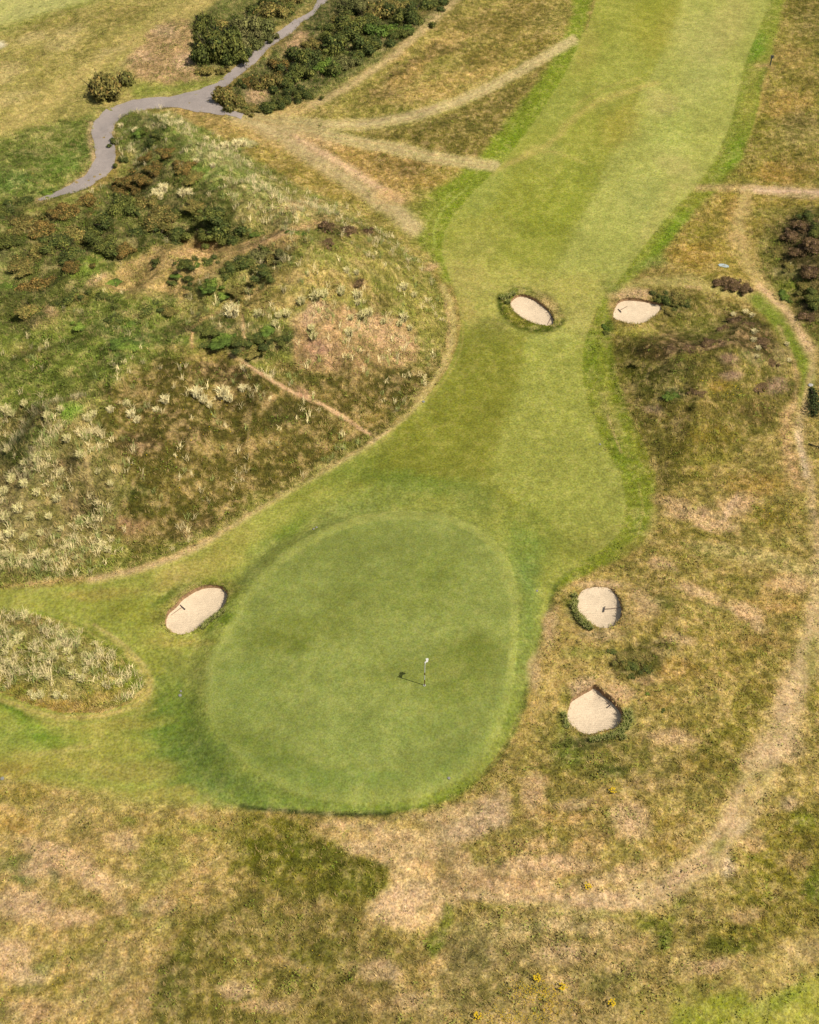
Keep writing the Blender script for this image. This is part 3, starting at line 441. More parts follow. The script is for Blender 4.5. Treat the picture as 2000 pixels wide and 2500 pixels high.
# the neck between the bunkers
P_([(1080,600),(1150,640),(1300,660),(1420,670),(1520,690),(1480,730),(1450,780),(1420,860),(1300,820),(1180,810),(1130,780),(1110,700)], (180,172,92), .7, 30, 10)
for e in [(1140,680,50,40,0,(186,172,98)),(1200,800,60,24,0,(140,138,66)),(1400,700,60,30,0,(182,174,92)),(1420,780,40,50,10,(182,174,98)),(1140,760,20,30,0,(180,160,92)),(1220,870,100,40,0,(138,144,56)),(1150,900,50,50,0,(138,142,58)),(1180,1000,110,60,-10,(144,146,48)),(1060,1060,90,50,-20,(144,152,50)),(1200,1120,80,30,0,(136,142,44)),(1000,1130,120,30,-10,(136,148,56)),(1350,880,50,100,0,(172,174,92)),(1400,1000,60,100,-10,(172,172,90)),(1330,1060,70,60,0,(166,168,84)),(1260,900,26,90,0,(156,158,66)),(1480,1200,50,90,0,(172,172,100)),(1400,1180,80,60,0,(164,170,86)),(1330,1260,70,80,-20,(132,152,72)),(1290,1330,50,60,-20,(132,154,66)),(1400,1290,60,50,0,(152,160,80)),(1330,1160,60,40,0,(162,160,90)),(1460,1300,60,40,-20,(164,158,88)),(1300,1180,60,26,0,(150,156,74))]:
    E_(*e, .6, 10)
P_([(1290,820),(1420,820),(1425,900),(1450,1010),(1500,1130),(1528,1200),(1528,1280),(1400,1330),(1250,1180),(1170,1170),(1210,1050),(1250,950)], (172,176,88), .5, 14, 4)
P_([(1110,790),(1285,815),(1262,950),(1215,1080),(1180,1170),(1000,1180),(840,1200),(900,1110),(980,1040),(1080,940),(1115,870)], (132,134,48), .62, 16, 5)
P_([(1130,850),(1440,830),(1500,1130),(1528,1210),(1528,1280),(1400,1390),(1300,1300),(1180,1220),(900,1215),(980,1040),(1090,920)], (150,150,58), .45, 24, 6)
P_([(1290,825),(1415,800),(1415,905),(1440,1010),(1495,1125),(1520,1200),(1520,1270),(1400,1300),(1260,1200),(1190,1190),(1225,1080),(1268,950)], (174,176,88), .45, 12, 4)
# surround of the green
for e in [(1020,1180,140,26,5,(122,146,58)),(900,1220,120,30,-10,(146,158,78)),(800,1280,90,30,-25,(154,160,84)),(1160,1220,70,30,20,(132,144,68)),(830,1160,100,26,-20,(134,148,60)),(700,1290,60,16,-30,(120,146,48)),(760,1200,60,20,-25,(146,148,62)),(640,1350,70,22,-35,(156,166,84)),(560,1450,80,30,-45,(154,162,80)),(560,1330,70,26,-30,(168,156,80)),(480,1390,110,26,-12,(180,164,88)),(620,1240,60,12,-30,(160,140,66)),(440,1640,60,50,0,(150,152,78)),(430,1800,90,80,0,(104,134,50)),(400,1750,60,50,0,(112,138,52)),(500,1860,90,70,0,(108,132,62)),(580,1925,110,36,0,(104,132,62)),(460,1880,70,50,0,(116,136,58)),(420,1700,50,60,0,(122,142,58)),(1290,1480,26,100,5,(128,148,72)),(1280,1620,22,90,8,(134,146,72)),(1250,1760,20,60,20,(132,146,60)),(1290,1400,40,40,0,(128,150,72)),(700,1955,120,20,0,(118,144,62)),(900,1975,140,12,0,(128,150,62)),(1100,1940,70,14,-25,(138,152,50)),(620,1400,50,16,-40,(158,164,86)),(560,1280,60,14,-30,(150,134,60))]:
    E_(*e, .6, 10)
for e in [(60,1460,120,18,0,(166,164,80)),(250,1450,100,18,-4,(178,160,84)),(200,1480,90,16,10,(158,162,72)),(340,1500,70,30,20,(158,158,64)),(300,1540,60,20,30,(160,164,74)),(380,1600,50,50,0,(158,160,70)),(420,1560,60,16,0,(180,166,88)),(430,1420,60,26,-20,(182,164,94)),(60,1800,120,30,6,(154,168,76)),(150,1810,90,14,10,(112,146,36)),(60,1760,70,14,25,(132,158,54)),(250,1820,110,26,0,(168,162,78)),(300,1770,110,16,-8,(170,158,78)),(130,1860,120,22,0,(180,166,84)),(300,1880,110,24,0,(180,166,90)),(30,1880,60,18,0,(176,150,78)),(380,1880,60,30,0,(166,160,80)),(350,1700,30,40,0,(178,162,88)),(160,1830,90,8,-8,(188,174,100)),(560,1440,30,20,0,(154,150,70)),(420,1940,80,16,0,(176,162,86))]:
    E_(*e, .65, 10)
S_([(110,1505),(200,1528),(300,1580),(362,1638),(376,1675),(340,1720),(260,1750),(160,1757),(50,1728),(-60,1690)], 10, (196,174,104), .8, 8, 3, m=.5)
S_([(230,1525),(310,1575),(355,1625)], 6, (208,182,124), .7, 4, 2); S_([(120,1745),(220,1752),(300,1735)], 5, (204,176,112), .7, 4, 2)
S_([(-40,1700),(40,1738),(100,1760)], 8, (96,124,28), .8, 5, 2); S_([(90,1496),(150,1510),(230,1540),(300,1590)], 7, (120,142,42), .75, 5, 2)
S_([(60,1742),(150,1775),(260,1772),(380,1730)], 5, (182,166,92), .5, 4, 2)
S_([(1122,760),(1134,810),(1118,880),(1082,935),(1030,990),(930,1080)], 4, (184,168,94), .6, 3, 1)
S_([(1078,640),(1100,700),(1118,750)], 8, (160,156,76), .6, 6, 3)
# putting green
P_(GREEN, None, 1, 3, 0, m=.2)
gd = np.full(len(X), -1e3); ids = box(480, 1230, 1290, 2000, 110); gd[ids] = poly_sd(U[ids], V[ids], np.asarray(GREEN))
wg = sstep(-9, 6, gd); gi = np.where(wg > 0)[0]; put(gi, wg[gi], (158, 164, 84), .92, {})
ring = sstep(15, 6, np.abs(gd - 6)); fade = np.where(V > 1650, .35, 1) * np.where(U < 700, .6, 1); gi = np.where(ring > 0)[0]
put(gi, ring[gi] * fade[gi], (188, 186, 98), .62, {})
line = sstep(5, 1, np.abs(gd + 7)); gi = np.where(line > 0)[0]; put(gi, line[gi], (126, 140, 62), .12, {})
for e in [(860,1500,90,60,0,(146,150,72)),(830,1460,60,30,-60,(140,146,66)),(720,1540,120,34,-5,(134,140,56)),(690,1570,70,24,0,(132,140,54)),(1130,1620,90,60,-30,(134,140,56)),(1160,1580,60,40,0,(130,138,54)),(1070,1400,60,60,40,(144,152,66)),(900,1330,160,30,-5,(146,152,74)),(1000,1550,120,50,0,(164,168,88)),(1190,1470,60,60,0,(160,166,84)),(1230,1400,16,60,-20,(170,172,88)),(640,1820,80,26,25,(124,138,56)),(560,1780,40,40,50,(140,148,68)),(700,1870,90,24,10,(128,142,60)),(800,1700,150,50,-20,(160,166,86)),(900,1800,160,50,0,(154,164,84)),(1080,1750,90,50,-20,(154,162,80)),(600,1700,70,60,0,(158,168,86)),(620,1640,60,26,0,(154,166,82)),(950,1440,90,30,20,(150,156,74)),(1100,1860,80,24,-30,(146,158,76)),(850,1900,150,26,0,(138,156,72)),(1120,1690,90,30,-20,(144,150,66)),(700,1430,60,26,-30,(158,164,82)),(1020,1480,70,26,0,(150,156,74)),(1000,1640,140,26,-5,(152,156,74))]:
    E_(*e, .5, 12)
S_([(590,1968),(700,1980),(830,1990),(950,1986)], 11, (52,76,36), .8, 6, 2, L=.3, d=.8); S_([(950,1984),(1060,1964),(1130,1932),(1200,1880),(1250,1800),(1285,1710)], 7, (92,112,34), .6, 4, 1, L=.2, d=.6)  # shadow band under the green's edge painted in with longer, darker grass
S_([(1360,1430),(1336,1495),(1318,1565),(1300,1650),(1278,1725)], 14, (92,110,42), .55, 9, 2, L=.3, d=.7)
S_([(1395,1400),(1360,1440)], 16, (90,112,30), .7, 10, 2, L=.3, d=.8)
# restore what the mown strokes spilled over outside the turf
outm = MM < .999; wq = np.clip(MM[outm] * 1.4, 0, 1)[:, None]
keepS = np.zeros(len(X), bool)
edgezone = (V > 1440) & (V < 2000)
sel = outm & ~edgezone
wq = MM[sel][:, None]; C[sel] = C[sel] * np.maximum(wq, .12) + Cm_save[sel] * (1 - np.maximum(wq, .12))
lm = lmd > 4; C[lm] = Cm_save[lm]
# bunker surrounds
def ell(cx, cy, rx, ry, ang, n=28):
    c, s = math.cos(R(ang)), math.sin(R(ang)); return [(cx + rx * math.cos(t) * c - ry * math.sin(t) * s, cy + rx * math.cos(t) * s + ry * math.sin(t) * c) for t in np.linspace(0, 2 * math.pi, n, endpoint=False)]
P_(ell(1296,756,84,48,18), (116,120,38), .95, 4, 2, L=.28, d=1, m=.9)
cr_ = box(1296,756,1296,756,100); MM[cr_] *= 1 - sstep(-3, 3, poly_sd(U[cr_], V[cr_], np.asarray(ell(1296,756,84,48,18))))
cr_ = box(470,1490,470,1490,110); MM[cr_] *= 1 - sstep(-3, 3, poly_sd(U[cr_], V[cr_], np.asarray(ell(472,1488,86,58,-36))))
P_(ell(472,1488,86,58,-36), None, 1, 4, 2, L=.16, d=.7, m=.7)
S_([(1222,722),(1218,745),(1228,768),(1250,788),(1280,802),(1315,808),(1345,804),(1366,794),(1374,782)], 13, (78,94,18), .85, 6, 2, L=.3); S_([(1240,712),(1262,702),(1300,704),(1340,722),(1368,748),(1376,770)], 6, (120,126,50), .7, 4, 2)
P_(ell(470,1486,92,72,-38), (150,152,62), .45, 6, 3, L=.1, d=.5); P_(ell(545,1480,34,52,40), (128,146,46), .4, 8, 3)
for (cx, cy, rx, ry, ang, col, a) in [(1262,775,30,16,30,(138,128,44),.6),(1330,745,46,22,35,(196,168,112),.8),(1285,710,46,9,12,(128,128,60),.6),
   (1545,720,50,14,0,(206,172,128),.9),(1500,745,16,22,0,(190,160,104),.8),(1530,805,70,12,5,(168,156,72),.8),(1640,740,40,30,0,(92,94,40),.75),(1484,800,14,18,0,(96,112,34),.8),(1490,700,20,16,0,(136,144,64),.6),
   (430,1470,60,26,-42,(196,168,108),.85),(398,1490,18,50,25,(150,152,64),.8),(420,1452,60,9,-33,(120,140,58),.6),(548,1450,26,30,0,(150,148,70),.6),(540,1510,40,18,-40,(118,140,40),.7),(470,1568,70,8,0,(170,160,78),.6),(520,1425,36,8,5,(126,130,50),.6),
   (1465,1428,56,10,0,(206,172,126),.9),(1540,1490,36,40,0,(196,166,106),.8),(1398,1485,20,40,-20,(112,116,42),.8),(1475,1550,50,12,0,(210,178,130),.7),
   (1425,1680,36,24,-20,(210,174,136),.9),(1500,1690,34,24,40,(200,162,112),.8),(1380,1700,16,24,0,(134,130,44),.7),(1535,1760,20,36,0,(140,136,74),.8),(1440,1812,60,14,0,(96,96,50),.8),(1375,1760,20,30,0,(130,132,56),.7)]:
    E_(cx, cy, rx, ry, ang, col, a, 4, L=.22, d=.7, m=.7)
# natural straw/green drift over all rough
rough = 1 - MM
n1 = fbm(X, Y, 4.5, 4, 81, .6) - .5; n2 = fbm(X, Y, 1.1, 3, 86, .6) - .5; n3 = fbm(X, Y, .38, 2, 91, .7) - .5
mt = C[:, 7] * 1.1
n4 = fbm(X, Y, .75, 3, 95, .8) - .5; k = np.clip((n1 * 1.1 + n2 * 1.2 + n3 * 2.4 + n4 * 2.2), -1, 1) * np.clip(mt, 0, 1)
st = lin((230, 188, 146)); dk = lin((90, 94, 34))
kp = np.clip(k, 0, 1)[:, None] * .62; kn = np.clip(-k, 0, 1)[:, None] * .68
C[:, :3] = C[:, :3] * (1 - kp) + (.55 * C[:, :3] * 1.9 + .45 * st) * kp
C[:, :3] = C[:, :3] * (1 - kn) + (.45 * C[:, :3] * .55 + .55 * dk) * kn
for (ex, ey, erx, ery, ea) in [(1690,1245,56,16,0),(1745,1278,50,14,15),(1805,1228,40,22,-20),(1640,1222,34,14,0),(1700,1440,52,16,15),(1832,1502,46,22,30),(1940,1420,40,22,0),(1610,1372,30,18,0),(1655,1560,40,14,10),(1650,1800,50,18,0),(1540,2005,40,30,30),(1705,2118,46,16,-30),(1480,2208,90,18,0),(1400,2120,60,18,0),
  (985,2205,62,32,-15),(1160,2018,62,22,-20),(1205,1985,34,24,0),(1320,2108,80,20,0),(1230,2160,60,14,0),(230,2150,64,22,30),(130,2080,70,22,15),(90,2125,46,20,0),(20,2330,54,34,0),(60,2385,40,18,0),(60,2215,60,30,0),(165,2240,60,20,0),(570,2412,40,16,0),(650,2450,60,16,0),(930,2372,50,24,0),(300,2055,46,24,0),(1400,1960,50,14,0),(1300,1930,26,44,0),(960,830,50,18,0),(900,800,50,20,0),(760,770,36,24,0),(1575,1470,30,40,0),(1340,1530,20,46,10),(1310,1640,14,50,8),(1520,1700,30,20,0),(1860,1840,30,50,30),(1780,2010,26,40,25),(1920,1700,24,60,15),(880,2060,50,14,0),(1750,2360,40,14,-20),(1000,2440,40,20,0),(1380,2330,60,18,0)]:
    E_(ex, ey, erx, ery, ea, (222, 184, 142), .5, 15)
S_([(1905,745),(1955,815),(1982,880),(1978,940),(1958,1010),(1955,1070),(1970,1130),(1988,1210),(1992,1300),(1996,1400),(1980,1500),(1950,1620),(1910,1740),(1860,1850),(1800,1960),(1740,2060),(1660,2130)], 12, (222, 188, 144), .42, 10, 8, L=.08)
S_([(1560,2170),(1480,2190),(1380,2190),(1250,2195),(1130,2190)], 16, (222, 186, 144), .5, 12, 6, L=.08)
for pts_, of_ in [([(596,284),(700,298),(800,306),(920,302),(1040,276),(1150,236),(1250,186),(1330,138)], 6), ([(620,286),(700,305),(800,330),(900,352),(1000,370),(1100,392),(1200,404)], 6), ([(600,290),(680,325),(780,390),(880,455),(960,510)], 11), ([(1840,1940),(1800,2000),(1740,2090),(1660,2150),(1560,2190)], 15), ([(1700,458),(1850,463),(2100,474)], 5), ([(1830,560),(1850,640),(1900,740),(1950,810)], 8)]:
    for sg in (-1, 1):
        S_([(a_, b_ + sg * of_) for a_, b_ in pts_], 3.5, (178, 150, 98), .55, 3, 3)
gf = 1 + (n2 * .14 + n1 * .2) * MM; C[:, :3] *= gf[:, None]
C[:, 2] *= np.where(MM > .5, .84, .94); C[:, 1] *= np.where(MM > .5, .985, 1.03); C[:, 0] *= np.where(MM > .5, .95, 1.0); C[:, 1] *= np.where(MM > .5, .965, .985); C[:, :3] *= (1 + .15 * (1 - MM))[:, None]
gq = sstep(-70, 12, gd) * MM; C[:, 0] *= 1 - .11 * gq; C[:, 1] *= 1 - .06 * gq; C[:, 2] *= 1 - .02 * gq
lum = C[:, 0] * .21 + C[:, 1] * .72 + C[:, 2] * .07
C[:, :3] *= np.where(MM > .5, np.clip(lum / .33, .3, 2) ** .22, np.where(lum < .225, np.clip(lum / .225, .2, 1) ** .5, np.clip(.225 / lum, .3, 1) ** .12))[:, None]
C[:, :3] = np.clip(C[:, :3], .004, .92)

# ------------------------------------------------------------------ materials
def mat(name, col=(120,120,120), rough=.9, spec=.2, seen=True):
    m = bpy.data.materials.new(name); m.use_nodes = True; b = m.node_tree.nodes['Principled BSDF']
    c = alb(col) if seen else np.asarray(col, float)
    b.inputs['Base Color'].default_value = (*c, 1); b.inputs['Roughness'].default_value = rough
    b.inputs['Specular IOR Level'].default_value = spec
    return m
def nd(m, t, **kw):
    n = m.node_tree.nodes.new(t)
    for k, v_ in kw.items(): setattr(n, k, v_)
    return n
def ramp_noise(m, scale, lo, hi, detail=3, rough=.6, vec=None, dist=0.0):
    L = m.node_tree.links; n = nd(m, 'ShaderNodeTexNoise'); n.inputs['Scale'].default_value = scale
    n.inputs['Detail'].default_value = detail; n.inputs['Roughness'].default_value = rough; n.inputs['Distortion'].default_value = dist
    if vec is not None: L.new(vec, n.inputs['Vector'])
    r = nd(m, 'ShaderNodeMapRange'); r.inputs['From Min'].default_value = .3; r.inputs['From Max'].default_value = .7
    r.inputs['To Min'].default_value = lo; r.inputs['To Max'].default_value = hi
    L.new(n.outputs['Fac'], r.inputs['Value']); return r.outputs['Result'], n.outputs['Fac']
def ground_mat(name, amp_fine, amp_mid, bump, sc_f=16, sc_m=4.5):
    m = mat(name); nt = m.node_tree; L = nt.links; b = nt.nodes['Principled BSDF']; b.inputs['Specular IOR Level'].default_value = .08; b.inputs['Roughness'].default_value = .95
    at_ = nd(m, 'ShaderNodeAttribute'); at_.attribute_name = 'tint'
    mo = nd(m, 'ShaderNodeAttribute'); mo.attribute_name = 'mottle'
    tc = nd(m, 'ShaderNodeTexCoord'); vec = tc.outputs['Object']
    f1, raw1 = ramp_noise(m, sc_f, 1 - amp_fine, 1 + amp_fine, 2, .7, vec)
    f2, raw2 = ramp_noise(m, sc_m, 1 - amp_mid, 1 + amp_mid, 4, .65, vec, .3)
    f3, raw3 = ramp_noise(m, .35, .93, 1.07, 3, .6, vec)
    mul = nd(m, 'ShaderNodeMath', operation='MULTIPLY'); L.new(f1, mul.inputs[0]); L.new(f2, mul.inputs[1])
    mul2 = nd(m, 'ShaderNodeMath', operation='MULTIPLY'); L.new(mul.outputs[0], mul2.inputs[0]); L.new(f3, mul2.inputs[1])
    mx_ = nd(m, 'ShaderNodeMix'); mx_.inputs[2].default_value = 1.0; L.new(mul2.outputs[0], mx_.inputs[3])
    mr_ = nd(m, 'ShaderNodeMapRange'); mr_.inputs['To Min'].default_value = .55; mr_.inputs['To Max'].default_value = 1.0; L.new(mo.outputs['Fac'], mr_.inputs['Value']); L.new(mr_.outputs[0], mx_.inputs[0])
    vm = nd(m, 'ShaderNodeVectorMath', operation='SCALE'); L.new(at_.outputs['Color'], vm.inputs[0]); L.new(mx_.outputs[0], vm.inputs['Scale'])
    # slight hue drift towards dry straw where the noise is high
    hs = nd(m, 'ShaderNodeHueSaturation'); L.new(vm.outputs[0], hs.inputs['Color'])
    h, _ = ramp_noise(m, 2.1, .485, .512, 4, .7, vec); L.new(h, hs.inputs['Hue'])
    s_, _ = ramp_noise(m, 7.0, 1.10, .90, 3, .7, vec); L.new(s_, hs.inputs['Saturation'])
    L.new(hs.outputs[0], b.inputs['Base Color'])
    bp = nd(m, 'ShaderNodeBump'); bp.inputs['Strength'].default_value = bump; bp.inputs['Distance'].default_value = .06
    L.new(raw1, bp.inputs['Height']); L.new(bp.outputs[0], b.inputs['Normal'])
    return m
M_rough = ground_mat('rough_turf', .5, .42, .9, 8, 2.8)
M_fair = ground_mat('mown_turf', .5, .18, .5, 6, 2.2)
M_green = ground_mat('putting_turf', .42, .10, .35, 8.5, 3.0)

def sand_mat(name, col):
    m = mat(name, col, .95, .1); nt = m.node_tree; L = nt.links; b = nt.nodes['Principled BSDF']; tc = nd(m, 'ShaderNodeTexCoord')
    f1, r1 = ramp_noise(m, 11, .86, 1.14, 3, .75, tc.outputs['Object']); f2, r2 = ramp_noise(m, 1.3, .90, 1.07, 4, .65, tc.outputs['Object'], .6)
    mul = nd(m, 'ShaderNodeMath', operation='MULTIPLY'); L.new(f1, mul.inputs[0]); L.new(f2, mul.inputs[1])
    vm = nd(m, 'ShaderNodeVectorMath', operation='SCALE'); vm.inputs[0].default_value = tuple(alb(col)); L.new(mul.outputs[0], vm.inputs['Scale'])
    L.new(vm.outputs[0], b.inputs['Base Color'])
    wv_ = nd(m, 'ShaderNodeTexWave', wave_type='RINGS'); wv_.inputs['Scale'].default_value = 2.6; wv_.inputs['Distortion'].default_value = 5; wv_.inputs['Detail'].default_value = 2; L.new(tc.outputs['Object'], wv_.inputs['Vector'])
    ad_ = nd(m, 'ShaderNodeMath', operation='MULTIPLY_ADD'); L.new(wv_.outputs['Fac'], ad_.inputs[0]); ad_.inputs[1].default_value = .45; L.new(r1, ad_.inputs[2])
    bp = nd(m, 'ShaderNodeBump'); bp.inputs['Strength'].default_value = .7; bp.inputs['Distance'].default_value = .045; L.new(ad_.outputs[0], bp.inputs['Height']); L.new(bp.outputs[0], b.inputs['Normal'])
    return m
M_sand = sand_mat('bunker_sand', (255,229,192)); M_path = sand_mat('gravel_path', (186,172,162))
def attr_mat(name, rough=.85, trans=0.0, var=.25, bend=(.4, .12, .9)):
    m = mat(name, rough=rough, spec=.12); nt = m.node_tree; L = nt.links; b = nt.nodes['Principled BSDF']
    a = nd(m, 'ShaderNodeAttribute'); a.attribute_name = 'tint'
    oi = nd(m, 'ShaderNodeObjectInfo')
    r = nd(m, 'ShaderNodeMapRange'); r.inputs['To Min'].default_value = 1 - var; r.inputs['To Max'].default_value = 1 + var; L.new(oi.outputs['Random'], r.inputs['Value'])
    vm = nd(m, 'ShaderNodeVectorMath', operation='SCALE'); L.new(a.outputs['Color'], vm.inputs[0]); L.new(r.outputs[0], vm.inputs['Scale'])
    L.new(vm.outputs[0], b.inputs['Base Color'])
    ge = nd(m, 'ShaderNodeNewGeometry'); s1 = nd(m, 'ShaderNodeVectorMath', operation='SCALE'); L.new(ge.outputs['Normal'], s1.inputs[0]); s1.inputs['Scale'].default_value = bend[0]
    ad = nd(m, 'ShaderNodeVectorMath', operation='ADD'); L.new(s1.outputs[0], ad.inputs[0]); ad.inputs[1].default_value = (0, 0, bend[1]); nout = ad.outputs[0]
    if bend[2] > 0:
        da = nd(m, 'ShaderNodeAttribute'); da.attribute_name = 'outward'; vt = nd(m, 'ShaderNodeVectorTransform', vector_type='NORMAL', convert_from='OBJECT', convert_to='WORLD'); L.new(da.outputs['Vector'], vt.inputs[0])
        s2 = nd(m, 'ShaderNodeVectorMath', operation='SCALE'); L.new(vt.outputs[0], s2.inputs[0]); s2.inputs['Scale'].default_value = bend[2]
        a2 = nd(m, 'ShaderNodeVectorMath', operation='ADD'); L.new(nout, a2.inputs[0]); L.new(s2.outputs[0], a2.inputs[1]); nout = a2.outputs[0]
    no = nd(m, 'ShaderNodeVectorMath', operation='NORMALIZE'); L.new(nout, no.inputs[0]); L.new(no.outputs[0], b.inputs['Normal'])
    if trans > 0:
        tr = nd(m, 'ShaderNodeBsdfTranslucent'); tcl = nd(m, 'ShaderNodeVectorMath', operation='MULTIPLY'); L.new(vm.outputs[0], tcl.inputs[0]); tcl.inputs[1].default_value = (trans, trans, trans * .8); L.new(tcl.outputs[0], tr.inputs['Color'])
        ng = nd(m, 'ShaderNodeVectorMath', operation='SCALE'); L.new(no.outputs[0], ng.inputs[0]); ng.inputs['Scale'].default_value = -1; L.new(ng.outputs[0], tr.inputs['Normal'])
        mx = nd(m, 'ShaderNodeAddShader')
        L.new(b.outputs[0], mx.inputs[0]); L.new(tr.outputs[0], mx.inputs[1]); L.new(mx.outputs[0], nt.nodes['Material Output'].inputs['Surface'])
    return m
M_grass = attr_mat('grass_blades', .85, .8, 0.0); M_leaf = attr_mat('gorse_foliage', .8, .4, .15, (.55, .45, .55)); M_wall = attr_mat('revetted_turf', .95, 0, 0, (1, 0, 0)); M_marram = attr_mat('marram_blades', .8, .85, .12, (.5, .8, 0))
M_stem = mat('woody_stem', (92,78,60)); M_white = mat('white_paint', (250,248,244), .4, .5); M_red = mat('dark_red_paint', (118,66,48), .5, .4)
M_flag = mat('flag_cloth', (255,254,250), .7, .3); M_rake = mat('dark_rake_head', (74,66,70), .6, .3); M_handle = mat('weathered_handle', (140,110,92), .6, .3)
M_soil = mat('revetted_turf_face', (150,112,86), .95, .05); M_post = mat('post_timber', (98,104,96)); M_stone = mat('pale_stone', (206,200,190)); M_blue = mat('pale_blue_cover', (196,210,208), .7, .2)
M_metal = mat('grey_sprinkler', (158,156,146), .7, .2); M_yel = mat('yellow_petals', (236,196,20), .7, .2); M_pond = None

# ------------------------------------------------------------------ helpers for objects
col_main = scene.collection
def new_mesh(name, verts, faces, m=None, tint=None, parent=None, smooth=False, extra=None, outward=None):
    """verts (n,3); faces: (n,3)/(n,4) array or a list"""
    me = bpy.data.meshes.new(name); verts = np.asarray(verts, np.float32)
    if isinstance(faces, np.ndarray):
        k = faces.shape[1]; me.vertices.add(len(verts)); me.vertices.foreach_set('co', verts.ravel())
        me.loops.add(faces.size); me.loops.foreach_set('vertex_index', faces.astype(np.int32).ravel())
        me.polygons.add(len(faces)); me.polygons.foreach_set('loop_start', np.arange(0, faces.size, k, dtype=np.int32))
        me.update(calc_edges=True)
    else:
        me.from_pydata([tuple(map(float, v)) for v in verts], [], faces); me.update()
    if tint is not None:
        a = me.color_attributes.new('tint', 'FLOAT_COLOR', 'POINT'); t = np.ones((len(verts), 4), np.float32); t[:, :3] = tint
        a.data.foreach_set('color', t.ravel())
    if extra:
        for k_, arr in extra.items():
            a = me.attributes.new(k_, 'FLOAT', 'POINT'); a.data.foreach_set('value', np.asarray(arr, np.float32))
    if outward is not None:
        a = me.attributes.new('outward', 'FLOAT_VECTOR', 'POINT'); a.data.foreach_set('vector', np.asarray(outward, np.float32).ravel())
    if smooth: me.polygons.foreach_set('use_smooth', np.ones(len(me.polygons), bool))
    if m: me.materials.append(m)
    o = bpy.data.objects.new(name, me); col_main.objects.link(o)
    if parent: o.parent = parent
    return o
def tag(o, label=None, cat=None, group=None, kind=None):
    if label: o['label'] = label
    if cat: o['category'] = cat
    if group: o['group'] = group
    if kind: o['kind'] = kind
    return o
def empty(name, loc, label, cat, group=None, rz=0):
    o = bpy.data.objects.new(name, None); o.empty_display_size = .3; col_main.objects.link(o); o.location = loc; o.rotation_euler = (0, 0, rz)
    return tag(o, label, cat, group)
def tube(p0, p1, r0, r1=None, n=8, cap=True):
    r1 = r0 if r1 is None else r1; p0 = Vector(p0); p1 = Vector(p1); d = (p1 - p0).normalized(); a = d.orthogonal().normalized(); b = d.cross(a)
    v = [p0 + (a * math.cos(t) + b * math.sin(t)) * r0 for t in np.linspace(0, 2 * math.pi, n, endpoint=False)] + [p1 + (a * math.cos(t) + b * math.sin(t)) * r1 for t in np.linspace(0, 2 * math.pi, n, endpoint=False)]
    f = [(i, (i + 1) % n, n + (i + 1) % n, n + i) for i in range(n)]
    if cap: f += [tuple(range(n))[::-1], tuple(range(n, 2 * n))]
    return v, f
def join(parts):
    V_, F_ = [], []
    for v, f in parts:
        o = len(V_); V_ += [tuple(p) for p in v]; F_ += [tuple(i + o for i in q) for q in f]
    return V_, F_
def boxm(c, s, rz=0):
    c = Vector(c); out = []
    for dx, dy, dz in [(-1,-1,-1),(1,-1,-1),(1,1,-1),(-1,1,-1),(-1,-1,1),(1,-1,1),(1,1,1),(-1,1,1)]:
        x, y, z = dx * s[0] / 2, dy * s[1] / 2, dz * s[2] / 2
        out.append((c.x + x * math.cos(rz) - y * math.sin(rz), c.y + x * math.sin(rz) + y * math.cos(rz), c.z + z))
    return out, [(0,3,2,1),(4,5,6,7),(0,1,5,4),(1,2,6,5),(2,3,7,6),(3,0,4,7)]

# ------------------------------------------------------------------ ground, fairway, green as adjoining sheets of one survey grid
ii, jj = np.meshgrid(np.arange(NX - 1), np.arange(NY - 1)); v00 = (jj * NX + ii).ravel()
F = np.stack([v00, v00 + 1, v00 + NX + 1, v00 + NX], 1)
fins = np.zeros(len(F), bool)
cxF = X[F].mean(1); cyF = Y[F].mean(1)
for k_, (q, dpt) in bunk_world.items():
    s_ = (cxF > q[:, 0].min() - 1) & (cxF < q[:, 0].max() + 1) & (cyF > q[:, 1].min() - 1) & (cyF < q[:, 1].max() + 1)
    fins[s_] |= poly_sd(cxF[s_], cyF[s_], q) > 0
fg = (gd[F].mean(1) > 0); fm = (MM[F].mean(1) > .5)
tint_all = C[:, :3] / KREF
def sheet(name, sel, m, label=None):
    f = F[sel]; used = np.unique(f); rm = np.full(len(X), -1); rm[used] = np.arange(len(used))
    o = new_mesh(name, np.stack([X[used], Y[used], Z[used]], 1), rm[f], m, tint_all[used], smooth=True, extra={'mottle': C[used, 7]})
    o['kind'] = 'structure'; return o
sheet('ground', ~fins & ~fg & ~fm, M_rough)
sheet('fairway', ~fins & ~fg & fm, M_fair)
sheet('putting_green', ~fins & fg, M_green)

# ------------------------------------------------------------------ cart path
PATH = [(783,-30),(765,24),(704,61),(643,105),(595,150),(558,178),(530,203),(489,219),(440,231),(400,237),(365,239),(325,244),(284,258),(252,273),(229,298),(222,325),(231,353),(235,385),(213,424),(170,453),(93,487),
        (96,491),(138,481),(183,472),(227,452),(260,431),(278,410),(283,381),(280,349),(274,325),(280,305),(292,292),(325,276),(365,267),(400,264),(461,269),(522,279),(589,292),(598,276),(554,268),(535,255),(527,243),
        (540,222),(570,196),(603,170),(643,134),(700,89),(753,47),(825,-30)]
pw = at_many(PATH)[:, :2]
dens_ = []
for i in range(len(pw)):
    a, b = pw[i], pw[(i + 1) % len(pw)]; n = max(1, int(np.hypot(*(b - a)) / .5))
    for t in range(n):
        p = a + (b - a) * t / n; j = (rng.random(2) - .5) * (.10 if t else .0); dens_.append(tuple(p + j))
